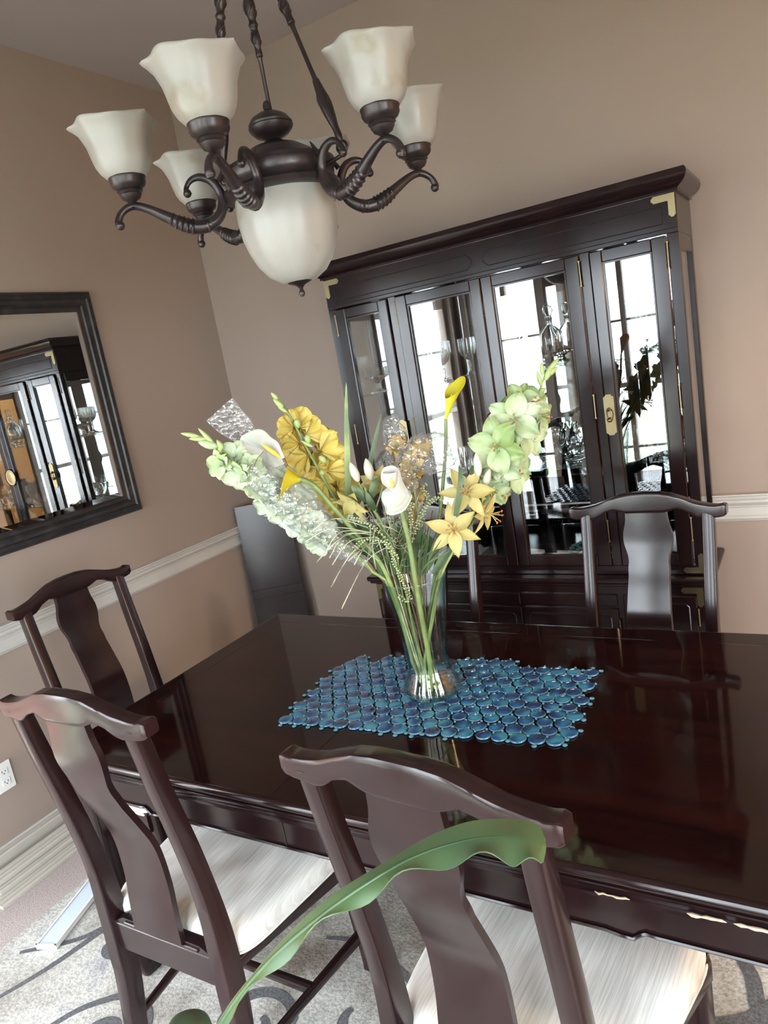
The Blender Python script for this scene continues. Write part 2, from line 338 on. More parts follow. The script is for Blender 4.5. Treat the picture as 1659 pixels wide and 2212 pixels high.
    def build(s, name, material, parent=None, smooth=35, world=False, sub=0):
        me = bpy.data.meshes.new(name)
        vs = s.v
        if parent is not None and world:
            inv = world_of(parent).inverted(); vs = [inv @ Vector(v) for v in vs]
        me.from_pydata([tuple(v) for v in vs], [], s.f)
        mats = material if isinstance(material, (list, tuple)) else [material]
        for m_ in mats: me.materials.append(m_)
        if len(mats) > 1: me.polygons.foreach_set('material_index', s.m)
        me.validate()
        import bmesh
        bm = bmesh.new(); bm.from_mesh(me); bmesh.ops.recalc_face_normals(bm, faces=bm.faces); bm.to_mesh(me); bm.free()
        if smooth:
            me.shade_smooth() if hasattr(me, 'shade_smooth') else None
            me.set_sharp_from_angle(angle=math.radians(smooth))
        ob = bpy.data.objects.new(name, me); COL.objects.link(ob)
        if parent is not None: ob.parent = parent
        if sub:
            md = ob.modifiers.new('subdivision', 'SUBSURF'); md.levels = sub; md.render_levels = sub
        return ob
def world_of(o_):
    m_ = o_.matrix_basis.copy(); p = o_.parent
    while p is not None: m_ = p.matrix_basis @ m_; p = p.parent
    return m_
def tag(o_, label=None, cat=None, group=None, kind=None):
    if label: o_['label'] = label
    if cat: o_['category'] = cat
    if group: o_['group'] = group
    if kind: o_['kind'] = kind
    return o_
def thing(name, label, cat, loc=(0, 0, 0), rz=0, group=None):
    o_ = bpy.data.objects.new(name, None); COL.objects.link(o_); o_.location = loc; o_.rotation_euler = (0, 0, rz)
    o_.empty_display_size = .05
    return tag(o_, label, cat, group)
def kids(o_): return [c for c in bpy.data.objects if c.parent is o_]
def dup(o_, parent=None, loc=None, rz=None, label=None):
    c = o_.copy(); COL.objects.link(c); c.parent = parent
    if loc is not None: c.location = loc
    if rz is not None: c.rotation_euler = (0, 0, rz)
    if label: c['label'] = label
    for ch in kids(o_): dup(ch, c)
    return c
def struct(name, mb, m, smooth=0): return tag(mb.build(name, m, None, smooth), kind='structure')
def spl(pts, n=6):
    """Catmull-Rom through points (any dimension)"""
    P = [tuple(p) for p in pts]; P = [P[0]]+P+[P[-1]]; out = []
    for i in range(1, len(P)-2):
        for k in range(n):
            t = k/n; out.append(tuple(.5*((2*b)+(-a+c)*t+(2*a-5*b+4*c-d)*t*t+(-a+3*b-3*c+d)*t**3) for a, b, c, d in zip(P[i-1], P[i], P[i+1], P[i+2])))
    out.append(P[-2]); return out
def lerp_tab(tab, x):
    for (a, va), (b, vb) in zip(tab, tab[1:]):
        if x <= b: t = (x-a)/(b-a) if b > a else 0; t = max(0, min(1, t)); return va+(vb-va)*t
    return tab[-1][1]
def at(px, py, d=0.0, c=(1.86, -1.50)):
    """point seen at (px,py) on the upright plane d metres behind the place c"""
    r = Vector((((px-829.5)/F), ((py-1106)/F), 1)); dr = ROT.transposed() @ r
    s_ = ((Vector((c[0], c[1], 0))-Vector((CX, CY, 0))).dot(VIEWF)+d)/Vector((dr.x, dr.y, 0)).dot(VIEWF)
    return CAMP+dr*s_

# ------------------------------------------------------------------ room shell
T = .12
struct('floor', MB().box(-T, RX1+T, RY0-T, T, -.1, 0).box(RX1+T, 8.0, -2.2, T, -.1, 0), m_floor)
struct('ceiling', MB().box(-T, RX1+T, RY0-T, T, RZ1, RZ1+.1).box(RX1+T, 8.0, -2.2, T, RZ1, RZ1+.1), m_ceil)
struct('wall_back', MB().box(-T, 8.0, 0, T, 0, RZ1), m_wall)
wb = MB(); wb.box(-T, 0, WIN_LEFT[1], 0, 0, RZ1); wb.box(-T, 0, RY0, WIN_LEFT[0], 0, RZ1); wb.box(-T, 0, WIN_LEFT[0], WIN_LEFT[1], 0, WZ0); wb.box(-T, 0, WIN_LEFT[0], WIN_LEFT[1], WZ1, RZ1)
struct('wall_left', wb, m_wall)
wb = MB(); xs = [-T]+[v for w in WINS_FRONT for v in w]+[RX1+T]
for i in range(0, len(xs), 2): wb.box(xs[i], xs[i+1], RY0-T, RY0, 0, RZ1)
for a, b in WINS_FRONT: wb.box(a, b, RY0-T, RY0, 0, WZ0); wb.box(a, b, RY0-T, RY0, WZ1, RZ1)
struct('wall_front', wb, m_wall)
wb = MB(); a, b = WIN_RIGHT_ADDED; wb.box(RX1, RX1+T, RY0, a, 0, RZ1); wb.box(RX1, RX1+T, b, -2.05, 0, RZ1); wb.box(RX1, RX1+T, a, b, 0, WZ0); wb.box(RX1, RX1+T, a, b, WZ1, RZ1); wb.box(RX1, RX1+T, -.25, 0, 0, RZ1); wb.box(RX1, RX1+T, -2.05, -.25, 2.35, RZ1)
struct('wall_right', wb, m_wall)
struct('wall_kitchen', MB().box(7.9, 8.0, -2.8, 0, 0, RZ1).box(RX1+T, 7.9, -2.16, -2.13, 0, RZ1), m_kwall)
def make_window(i, w, loc, rz):
    r = bpy.data.objects.new('window_%d' % i, None); COL.objects.link(r); r.location = loc; r.rotation_euler = (0, 0, rz); r['kind'] = 'structure'
    h = WZ1-WZ0
    f = MB()
    for (x0, x1, z0, z1) in ((-w/2, w/2, 0, .05), (-w/2, w/2, h-.05, h), (-w/2, -w/2+.05, .05, h-.05), (w/2-.05, w/2, .05, h-.05), (-w/2+.05, w/2-.05, h/2-.02, h/2+.02)):
        f.box(x0, x1, -.05, .03, z0, z1, .004)
    f.box(-.022, .022, -.045, .02, .05, h-.05, .004)
    for zz in (h*.25, h*.75): f.box(-w/2+.05, w/2-.05, -.03, .01, zz-.010, zz+.010, .002)
    f.build('window_frame', m_trim, r, 0)
    c = MB()
    for (x0, x1, z0, z1) in ((-w/2-.08, -w/2, -.08, h+.08), (w/2, w/2+.04, -.08, h+.08), (-w/2, w/2, h, h+.08), (-w/2-.08, w/2+.04, -.10, 0)):
        c.box(x0, x1, T/2+.0, T/2+.02, z0, z1, .003)
    c.build('window_casing', m_trim, r, 0)
    MB().box(-w/2+.05, w/2-.05, -.012, -.008, .05, h-.05).build('pane', m_pane, r, 0)
for i, (a, b) in enumerate(WINS_FRONT): make_window(i+1, b-a, ((a+b)/2, RY0-T/2, WZ0), 0)
make_window(5, WIN_LEFT[1]-WIN_LEFT[0], (-T/2, sum(WIN_LEFT)/2, WZ0), -PI/2)

make_window(6, WIN_RIGHT_ADDED[1]-WIN_RIGHT_ADDED[0], (RX1+T/2, sum(WIN_RIGHT_ADDED)/2, WZ0), PI/2)  # added window on the right, brightens the left side of the room
# chair rail and baseboard mouldings: profile swept along the walls
def rail_profile(z0, z1, d):
    H = z1-z0
    pts = [(0, 0), (.006, 0), (.010, .06), (.016, .10), (.016, .17), (.010, .22), (.010, .48), (.014, .52), (.014, .56), (.022, .62), (.030, .70), (.030, .78), (.020, .82), (.022, .90), (.034, .95), (.034, 1.0), (0, 1.0)]
    return [(a/.034*d, z0+b*H) for a, b in pts]
pr = rail_profile(.805, .919, .034)
struct('trim_1', MB().prism([(-a, z) for a, z in pr], 0.0, RX1, 'yz'), m_trim)   # back wall
struct('trim_2', MB().prism([(a, z) for a, z in pr], WIN_LEFT[1]+.1, -.034, 'xz'), m_trim)
bbp = [(0, 0), (.016, 0), (.016, .065), (.012, .075), (.010, .085), (.004, .092), (0, .092)]
struct('baseboard_back', MB().prism([(-a, z) for a, z in bbp], 0.0, RX1, 'yz'), m_trim)
struct('baseboard_left', MB().prism(bbp, RY0, -.016, 'xz'), m_trim)

# outdoors
tag(MB().box(RX1+T+.02, 14, RY0-T-.02, -2.25, -.35, -.3).build('bounce_ground', m_bounce_ground, None, 0), kind='structure')
tag(MB().box(-14, 14, -18, RY0-T-.02, -.35, -.3).build('bounce_ground', m_bounce_ground, None, 0), kind='structure')
tag(MB().box(-14, -T-.02, RY0-T-.02, 4, -.35, -.3).build('bounce_ground', m_bounce_ground, None, 0), kind='structure')
struct('wall_brick', MB().box(-1.5, -1.25, -4.1, 1.0, -.3, 3.4), m_brick)

# ------------------------------------------------------------------ rug
rug = thing('rug', 'large cream and grey patterned rug with charcoal swirls under the dining table', 'rug', (0, 0, 0))
MB().box(.41, 3.35, -3.0, -.62, 0.0005, .012, .004).build('pile', m_rug, rug, 0)
sw = MB()
ZS = [0]
def swirl(pts, w0=.018, w1=.006):
    ZS[0] += .00012
    P = spl(pts, 8); N = len(P); vs = []; fs = []
    for i, p in enumerate(P):
        a = Vector(P[max(i-1, 0)]); b = Vector(P[min(i+1, N-1)]); t = (b-a).normalized(); n_ = Vector((-t.y, t.x)); w = w1+(w0-w1)*math.sin(PI*min(1, i/(N-1)*1.0))**.6
        for s_, z in ((-1, .0122+ZS[0]), (-1, .0135+ZS[0]), (1, .0135+ZS[0]), (1, .0122+ZS[0])):
            vs.append((p[0]+n_.x*w*s_, p[1]+n_.y*w*s_, z))
    for i in range(N-1):
        for k in range(3): fs.append((i*4+k, i*4+k+1, i*4+k+5, i*4+k+4))
    sw.add(vs, fs)
def curl(cx, cy, r, a0, turns, d=1, tail=None):
    pts = []
    for i in range(22):
        t = i/21; a = a0+d*turns*2*PI*t; rr = r*(1-.72*t); pts.append((cx+rr*math.cos(a), cy+rr*math.sin(a)))
    if tail: pts = tail+pts
    swirl(pts)
curl(1.05, -2.20, .13, 2.4, 1.2, -1, [(.80, -2.42), (.88, -2.20)])
curl(1.42, -2.02, .12, .2, 1.15, 1, [(1.75, -2.10), (1.62, -2.00)])
curl(1.70, -1.88, .15, 1.2, .7, -1, [(1.45, -1.70), (1.58, -1.68)])
curl(.62, -1.70, .12, -1.0, 1.1, 1, [(.50, -2.10), (.66, -1.98), (.72, -1.84)])
curl(.80, -1.95, .10, 2.8, .9, -1, [(.60, -2.25), (.66, -2.10)])
for (x, y, r, a, t_, d) in ((2.2, -1.9, .16, .5, 1.1, 1), (2.05, -1.5, .14, 2, 1, -1), (1.2, -1.5, .15, 4, 1.1, 1), (2.5, -2.3, .16, 1, 1.2, -1), (1.9, -2.5, .15, 3, 1, 1), (2.9, -1.6, .16, 0, 1.1, -1), (.75, -1.3, .12, 1, 1, 1), (1.3, -2.55, .15, 5, 1.1, -1), (2.9, -2.2, .15, 2, 1, 1)):
    curl(x, y, r, a, t_, d, [(x+2.6*r*math.cos(a-d*.9), y+2.6*r*math.sin(a-d*.9)), (x+1.7*r*math.cos(a-d*.5), y+1.7*r*math.sin(a-d*.5))])
swirl([(2.50, -1.30), (2.58, -1.42), (2.62, -1.55), (2.75, -1.62)]); swirl([(2.62, -1.52), (2.60, -1.66), (2.66, -1.80)]); swirl([(2.66, -1.34), (2.64, -1.48)])
swirl([(2.45, -1.62), (2.58, -1.56), (2.70, -1.44), (2.85, -1.42)])
sw.build('swirl_pattern', m_swirl, rug, 0)

# ------------------------------------------------------------------ dining table
TX0, TX1, TY0, TY1 = .90, 2.80, -2.044, -1.000
tb = thing('dining_table', 'long glossy dark cherry dining table with moulded edge and leaf seams', 'table', (1.85, -1.52, 0))
def ringprism(mb, prof, x0, x1, y0, y1):
    # prof: list of (inset, z); sweeps it round a rectangle
    N = len(prof); vs = []; fs = []
    for (d, z) in prof: vs += [(x0+d, y0+d, z), (x1-d, y0+d, z), (x1-d, y1-d, z), (x0+d, y1-d, z)]
    for i in range(N-1):
        for k in range(4): fs.append((i*4+k, i*4+(k+1) % 4, (i+1)*4+(k+1) % 4, (i+1)*4+k))
    mb.add(vs, fs); return mb
edge = [(.014, .7598), (.008, .7598), (.003, .757), (.0, .752), (.0, .746), (.003, .742), (.008, .7405), (.008, .737), (.004, .7355), (.004, .732), (.010, .728), (.018, .716), (.020, .708), (.015, .705), (.015, .698), (.024, .693), (.06, .693)]
e_ = MB(); ringprism(e_, edge, TX0, TX1, TY0, TY1); e_.build('edge_moulding', m_wood, tb, 40, world=True)
def toppiece(x0, x1):
    t_ = MB(); t_.box(x0+.0006, x1-.0006, TY0+.013, TY1-.013, .735, .76, .0006)
    return t_
BW = .085
for (x0, x1, nm) in ((TX0+.013, 1.69, 0), (1.69, 2.01, 1), (2.01, TX1-.013, 2)):
    p = toppiece(x0, x1); p.build('table_leaf' if nm == 1 else 'tabletop', m_top, tb, 0, world=True)
    c_ = MB()
    for (y0, y1) in ((TY0+.014, TY0+BW), (TY1-BW, TY1-.014)): MB().box(x0+.0008, x1-.0008, y0, y1, .7595, .7604).build('crossband', m_band, tb, 0, world=True)
    if nm == 0: c_.box(TX0+.014, TX0+BW, TY0+BW, TY1-BW, .7595, .7604)
    if nm == 2: c_.box(TX1-BW, TX1-.014, TY0+BW, TY1-BW, .7595, .7604)
    if nm != 1: c_.build('crossband', m_band, tb, 0, world=True)
ap = MB()
def apron_poly(a, b, cusp0, cusp1):
    top = .695; lo = .612; hi = .622
    pts = [(a, top), (b, top), (b, hi)]
    pts += [(cusp1+.03, hi), (cusp1+.01, hi+.002), (cusp1, hi-.004), (cusp1-.012, lo-.005), (cusp1-.035, lo-.004), (cusp1-.06, lo)]
    pts += [(cusp0+.06, lo), (cusp0+.035, lo-.004), (cusp0+.012, lo-.005), (cusp0, hi-.004), (cusp0-.01, hi+.002), (cusp0-.03, hi), (a, hi)]
    return pts
for y in (TY0+.035, TY1-.06):
    q = MB(); q.prism(apron_poly(TX0+.035, TX1-.035, 1.22, 2.48), y, y+.025)
    P = apron_poly(TX0+.035, TX1-.035, 1.22, 2.48)[2:]
    yy = y-.003 if y < -1.5 else y+.028
    q.tube([(a, yy, z+.004) for a, z in P], .004, 6)
    q.build('apron', m_wood, tb, 30, world=True)
for x in (TX0+.035, TX1-.06):
    q = MB(); q.prism(apron_poly(TY0+.035, TY1-.035, TY0+.28, TY1-.28), x, x+.025, 'yz'); q.build('apron', m_wood, tb, 30, world=True)
# seams seen on the apron
for x in (1.69, 2.01): MB().box(x-.0012, x+.0012, TY0+.0335, TY0+.036, .614, .70).build('apron_seam', m_groove, tb, 0, world=True)
rc = random.Random(2)
m_chip = mat('bare_wood_chip', (.55, .40, .26), .8)
for (xa, xb) in ((2.415, 2.475), (2.565, 2.625), (2.635, 2.715)):
    q = MB(); q.tube([(xa+(xb-xa)*k/8, TY0+.0125+rc.uniform(-.0008, .0008), .7085+rc.uniform(-.0015, .0015)) for k in range(9)], [.0004]+[rc.uniform(.0012, .0034) for _ in range(7)]+[.0004], 6)
    tag(q.build('chipped_edge', m_chip, tb, 0, world=True), label='bare tan wood where the edge is chipped')
for x, sx in ((TX0+.062, 1), (TX1-.062, -1)):
    for y, sy in ((TY0+.062, 1), (TY1-.062, -1)):
        L_ = [(x, y, .70, .040), (x, y, .60, .040), (x-sx*.003, y-sy*.003, .45, .036), (x-sx*.004, y-sy*.004, .28, .032), (x-sx*.002, y-sy*.002, .14, .031), (x+sx*.006, y+sy*.006, .07, .034), (x+sx*.012, y+sy*.012, .035, .037), (x+sx*.010, y+sy*.010, .013, .033)]
        P = spl(L_, 4)
        MB().tube([p[:3] for p in P], [p[3]*1.25 for p in P], 16, sq=.35, up=(0, 1, 0)).build('leg', m_wood, tb, 40, world=True)

# ------------------------------------------------------------------ dining chairs
def chair_curve(z):   # depth of the back at height z (negative = away from the seat)
    return lerp_tab([(0, -.035), (.12, -.022), (.25, -.006), (.38, 0), (.47, 0), (.56, -.002), (.66, -.012), (.76, -.028), (.86, -.046), (.95, -.062), (1.06, -.078)], z)
def chair_x(z): return lerp_tab([(0, .192), (.3, .190), (.46, .190), (.6, .190), (.8, .191), (1.06, .193)], z)
def make_chair(label):
    t = thing('dining_chair', label, 'chair', (0, 0, 0), 0, 'dining chairs')
    for s_ in (-1, 1):
        zs = [.012, .06, .12, .25, .34, .40, .47, .54, .62, .72, .82, .92, 1.0, 1.05]
        P = spl([(s_*chair_x(z), chair_curve(z), z, lerp_tab([(0, .017), (.35, .021), (.47, .020), (.6, .017), (1.05, .0155)], z), lerp_tab([(0, .019), (.35, .025), (.48, .024), (.6, .020), (1.05, .016)], z)) for z in zs], 3)
        MB().tube([p[:3] for p in P], [(p[3]*1.12, p[4]*1.12) for p in P], 16, sq=.22, up=(0, 1, 0)).build('back_post', m_chair, t, 28)
        P = spl([(s_*.242, .435, .012, .017), (s_*.242, .437, .06, .018), (s_*.238, .432, .2, .020), (s_*.236, .43, .35, .022), (s_*.236, .43, .415, .022)], 3)
        MB().tube([p[:3] for p in P], [p[3]*1.2 for p in P], 16, sq=.22, up=(0, 1, 0)).build('front_leg', m_chair, t, 28)
        MB().tube([(s_*.186, -.01, .135), (s_*.238, .43, .135)], (.009, .014), 10, sq=.5).build('stretcher', m_chair, t, 50)
        MB().tube([(s_*.186, .0, .388), (s_*.236, .43, .388)], (.011, .036), 12, sq=.35).build('side_rail', m_chair, t, 50)
    MB().tube([(-.237, .432, .388), (.237, .432, .388)], (.012, .036), 12, sq=.35).build('front_rail', m_chair, t, 50)
    MB().tube([(-.21, .22, .135), (.21, .22, .135)], (.009, .013), 10, sq=.5).build('stretcher', m_chair, t, 50)
    # rear rail with the bevelled shoe that holds the splat
    r = MB(); r.box(-.180, .180, -.016, .016, .350, .432, .004)
    r.prism([(-.172, .430), (.172, .430), (.130, .452), (-.130, .452)], -.014, .014)
    r.box(-.126, .126, -.019, -.010, .434, .444, .002)
    r.build('rear_rail', m_chair, t, 30)
    # splat
    hw = [(.444, .080), (.50, .077), (.58, .074), (.68, .071), (.78, .067), (.845, .064), (.855, .067), (.875, .063), (.90, .065), (.93, .075), (.955, .079), (.98, .076), (1.01, .067), (1.05, .064)]
    yc = spl([(.444, .0), (.52, .004), (.60, .010), (.70, .004), (.78, -.022), (.86, -.052), (.93, -.068), (1.0, -.072), (1.06, -.075)], 4)
    def sp(u, v):
        z = .444+(1.06-.444)*v; w = lerp_tab(hw, z); y = lerp_tab([(a, b) for a, b in yc], z)
        return ((u*2-1)*w, y-.007-.004*(1-(2*u-1)**2), z)
    MB().grid(sp, 6, 44, -.015).build('splat', m_chair, t, 50)
    # crest rail
    def crest(x):
        a = abs(x)
        top = lerp_tab([(0, 1.112), (.04, 1.111), (.08, 1.105), (.12, 1.091), (.16, 1.076), (.20, 1.068), (.225, 1.066), (.242, 1.070), (.247, 1.068)], a)
        bot = lerp_tab([(0, 1.043), (.060, 1.043), (.075, 1.047), (.10, 1.056), (.13, 1.047), (.155, 1.030), (.175, 1.024), (.2, 1.026), (.225, 1.028), (.242, 1.032), (.247, 1.036)], a)
        return top, bot, -.080-.006*math.cos(PI*a/.25)
    vs = []; fs = []; NX = 60; prof = []
    for i in range(NX+1):
        x = -.247+.494*i/NX; tp, bt, y = crest(x); c_ = (tp+bt)/2; h = (tp-bt)/2; d = .0185
        for k in range(16):
            an = 2*PI*(k+.5)/16; cc, ss = math.cos(an), math.sin(an); cc = math.copysign(abs(cc)**.26, cc); ss = math.copysign(abs(ss)**.26, ss)
            e = .90 if i in (0, NX) else 1
            vs.append((x, y+d*cc*e, c_+h*ss*e))
    for i in range(NX):
        for k in range(16): fs.append((i*16+k, i*16+(k+1) % 16, (i+1)*16+(k+1) % 16, (i+1)*16+k))
    fs += [tuple(range(16)), tuple(NX*16+k for k in range(15, -1, -1))]
    MB().add(vs, fs).build('crest_rail', m_chair, t, 32)
    # cushion
    def cu(u, v):
        return None
    c = MB(); n_ = 20; vs = []; fs = []
    def outline(s_, n__=48):
        P = []
        for k in range(n__):
            a = 2*PI*k/n__; ca, sa = math.cos(a), math.sin(a); px = math.copysign(abs(ca)**.28, ca); py = math.copysign(abs(sa)**.28, sa)
            y = .235+.222*py*s_; w = (.218+(.278-.218)*((y-.013)/.444))
            P.append((px*w*s_, y))
        return P
    rings = [(.86, .406), (.97, .407), (1.0, .416), (1.008, .432), (1.004, .450), (.975, .463), (.90, .472), (.72, .479), (.45, .483), (.2, .484), (.02, .4845)]
    for s_, z in rings:
        vs += [(x, y, z) for x, y in outline(s_)]
    for i in range(len(rings)-1):
        for k in range(48): fs.append((i*48+k, i*48+(k+1) % 48, (i+1)*48+(k+1) % 48, (i+1)*48+k))
    fs += [tuple(range(47, -1, -1)), tuple((len(rings)-1)*48+k for k in range(48))]
    c.add(vs, fs); cush = c.build('seat_cushion', m_linen, t, 60)
    pipe = MB(); O = [(x, y, .413) for x, y in outline(1.004)]; pipe.tube(O+[O[0]], .0035, 6, cap=False); pipe.build('piping', m_linen, cush, 60)
    return t
CHAIRS = [((1.40, -2.175, 0), 0.0, 'dark yoke-back chair with cream seat, near left corner of the table, camera side'),
          ((2.25, -2.215, 0), -.09, 'dark wooden yoke-back chair with cream seat, nearest the camera, behind the green leaf'),
          ((2.285, -.80, 0), PI-.07, 'dark wooden yoke-back chair standing in front of the brass-latched right door of the cabinet'),
          ((1.48, -.80, 0), PI-.03, 'dark wooden yoke-back chair half hidden behind the flower vase'),
          ((.52, -1.545, 0), -PI/2-.03, 'dark wooden yoke-back chair at the end of the table below the mirror')]
ch0 = make_chair(CHAIRS[0][2]); ch0.location = CHAIRS[0][0]; ch0.rotation_euler = (0, 0, CHAIRS[0][1])
for loc, rz, lb in CHAIRS[1:]: dup(ch0, None, loc, rz, lb)

# ------------------------------------------------------------------ china cabinet
HX0, HX1, HY, HZ0, HZ1 = .970, 2.412, -.350, .700, 2.050
XC = (HX0+HX1)/2
cb = thing('china_cabinet', 'tall dark glossy china cabinet with glass doors and brass corners against the back wall', 'cabinet', (XC, -.2, 0))
b = MB()
b.box(.980, 2.402, -.385, -.02, .06, .672, .003); b.box(.965, 2.417, -.392, -.02, 0.0, .07, .004)
b.build('base_body', m_wood, cb, 30, world=True)
b = MB(); ringprism(b, [(.03, .668), (.012, .672), (.004, .678), (0, .684), (0, .690), (.004, .696), (.02, .698), (.6, .698)], .945, 2.440, -.405, .4)
b = MB(); b.box(.945, 2.440, -.405, -.012, .676, .698, .006); b.box(.958, 2.427, -.396, -.014, .664, .677, .003)
b.build('worktop', m_wood, cb, 30, world=True)
hb = MB()
hb.box(HX0, HX1, HY, -.012, HZ0-.001, .735, .002)          # bottom
hb.box(HX0, HX1, HY, -.012, 1.915, HZ1, .002)              # frieze box
for (x0, x1) in ((HX0, 1.008), (1.272, 1.307), (2.075, 2.110), (2.374, HX1)): hb.box(x0, x1, HY, HY+.03, .735, 1.915, .002)
hb.box(HX0, HX0+.03, -.05, -.012, .735, 1.915, .002); hb.box(HX1-.03, HX1, -.05, -.012, .735, 1.915, .002)
hb.box(HX0, HX0+.025, HY+.03, -.05, .735, .80, .002); hb.box(HX1-.025, HX1, HY+.03, -.05, .735, .80, .002)
hb.build('hutch_body', m_wood, cb, 30, world=True)
b = MB()
b.prism([(-.012, 2.045), (-.352, 2.045), (-.358, 2.047), (-.358, 2.054), (-.366, 2.058), (-.380, 2.066), (-.390, 2.080), (-.392, 2.096), (-.388, 2.106), (-.380, 2.110), (-.012, 2.110)], HX0-.030, HX1+.030, 'yz')
b = MB()
def crown(mb):
    pr_ = [(.0, 2.044), (.008, 2.044), (.008, 2.052), (.012, 2.056), (.024, 2.062), (.036, 2.074), (.042, 2.090), (.040, 2.104), (.034, 2.110)]
    vs = []; fs = []
    for d, z in pr_: vs += [(HX0-d, -.012, z), (HX0-d, HY-d, z), (HX1+d, HY-d, z), (HX1+d, -.012, z)]
    for i in range(len(pr_)-1):
        for k in range(3): fs.append((i*4+k, i*4+k+1, (i+1)*4+k+1, (i+1)*4+k))
    L = (len(pr_)-1)*4; fs += [(L, L+1, L+2, L+3), (3, 2, 1, 0)]
    fs += [tuple(i*4 for i in range(len(pr_))), tuple(i*4+3 for i in range(len(pr_)-1, -1, -1))]
    mb.add(vs, fs)
crown(b); b.build('crown', m_wood, cb, 25, world=True)
# frieze: two recessed fields outlined by a groove with clipped corners
for (x0, x1) in ((1.020, 1.662), (1.712, 2.364)):
    z0, z1, k = 1.948, 2.004, .018
    P = [(x0, z0), (x1-k, z0), (x1, z0+k), (x1, z1-k), (x1-k, z1), (x0, z1)] if x0 < 1.5 else [(x0+k, z0), (x1, z0), (x1, z1), (x0+k, z1), (x0, z1-k), (x0, z0+k)]
    q = MB(); q.tube([(x, HY-.0005, z) for x, z in P+[P[0]]], .0022, 6); q.build('frieze_groove', m_groove, cb, 0, world=True)
MB().tube([(HX0, HY-.0005, 1.930), (HX1, HY-.0005, 1.930)], .0018, 6).build('frieze_groove', m_groove, cb, 0, world=True)
# backing mirror, side glass, shelves
MB().box(HX0+.03, HX1-.03, -.030, -.024, .735, 1.915).build('back_mirror', m_cmirror, cb, 0, world=True)
for x in (HX0+.010, HX1-.014): MB().box(x, x+.004, HY+.03, -.05, .80, 1.86).build('side_glass', m_door_pane, cb, 0, world=True)
for x in (HX0, HX1-.025):
    MB().box(x, x+.025, HY+.03, -.05, 1.86, 1.915, .002).build('side_rail', m_wood, cb, 0, world=True)
for z in (1.130, 1.528): MB().box(HX0+.028, HX1-.028, HY+.045, -.034, z-.006, z, .001).build('glass_shelf', m_shelf, cb, 0, world=True)
def door(x0, x1, gx0, gx1, hinge, glass=True):
    z0, z1, gz0, gz1 = .738, 1.910, .782, 1.868
    d = MB(); y0, y1 = HY-.012, HY+.010
    d.box(x0+.001, gx0, y0, y1, z0, z1, .003); d.box(gx1, x1-.001, y0, y1, z0, z1, .003)
    d.box(gx0, gx1, y0, y1, z0, gz0, .003); d.box(gx0, gx1, y0, y1, gz1, z1, .003)
    for (a, c, e, f_) in ((gx0, gx0+.006, gz0, gz1), (gx1-.006, gx1, gz0, gz1), (gx0+.006, gx1-.006, gz0, gz0+.006), (gx0+.006, gx1-.006, gz1-.006, gz1)): d.box(a, c, y0+.006, y1, e, f_)
    o_ = d.build('door', m_wood, cb, 30, world=True)
    MB().box(gx0+.002, gx1-.002, HY-.001, HY+.003, gz0+.002, gz1-.002).build('pane', m_door_pane, o_, 0, world=True)
    hx = x1+.002 if hinge > 0 else x0-.002
    for z in (.88, 1.365, 1.845):
        h = MB(); h.tube([(hx, y0-.001, z-.045), (hx, y0-.001, z-.040)], .0045, 8); h.tube([(hx, y0-.001, z-.040), (hx, y0-.001, z+.040)], .0026, 8); h.tube([(hx, y0-.001, z+.040), (hx, y0-.001, z+.045)], .0045, 8)
        h.build('hinge', m_brass, o_, 40, world=True)
    return o_
d1 = door(1.010, 1.270, 1.058, 1.226, -1); d2 = door(1.309, 1.690, 1.360, 1.645, -1)
d3 = door(1.692, 2.073, 1.737, 2.022, 1); d4 = door(2.112, 2.372, 2.155, 2.322, 1)
def escut(cx, parent):
    P = [(cx-.010, 1.252), (cx+.010, 1.252), (cx+.010, 1.256), (cx+.019, 1.262), (cx+.019, 1.394), (cx+.010, 1.400), (cx+.010, 1.404), (cx-.010, 1.404), (cx-.010, 1.400), (cx-.019, 1.394), (cx-.019, 1.262), (cx-.010, 1.256)]
    e = MB(); e.prism(P, HY-.016, HY-.012); o_ = e.build('escutcheon', m_brass, parent, 30, world=True)
    e = MB(); e.sphere((cx-.002, HY-.020, 1.350), .006); e.tube([(cx-.002, HY-.021, 1.350), (cx-.002, HY-.024, 1.343)], .002, 6)
    pts = [(cx-.002+.011*math.sin(a)*(1.0), HY-.023, 1.328-.020*math.cos(a)+.002) for a in [2*PI*k/20 for k in range(21)]]
    e.tube(pts, .003, 8, cap=False); e.sphere((cx-.002, HY-.021, 1.310), .010, sc=(1, 1, .9)); e.build('drop_pull', m_brass, o_, 40, world=True)
escut(2.128, d4); escut(1.254, d1)
# round brass lock plate over the middle doors
e = MB(); e.lathe([(.0001, .004), (.034, .004), (.040, .003), (.046, .0045), (.052, .003), (.053, 0)], 40, (1.691, HY-.013, 1.345), (0, -1, 0)); o_ = e.build('lock_plate', m_brass, cb, 30, world=True)
e = MB(); e.tube([(1.691+.053*math.cos(a), HY-.016, 1.345+.053*math.sin(a)) for a in [2*PI*k/40 for k in range(41)]], .0035, 6, cap=False); e.build('plate_rim', m_groove, o_, 40, world=True)
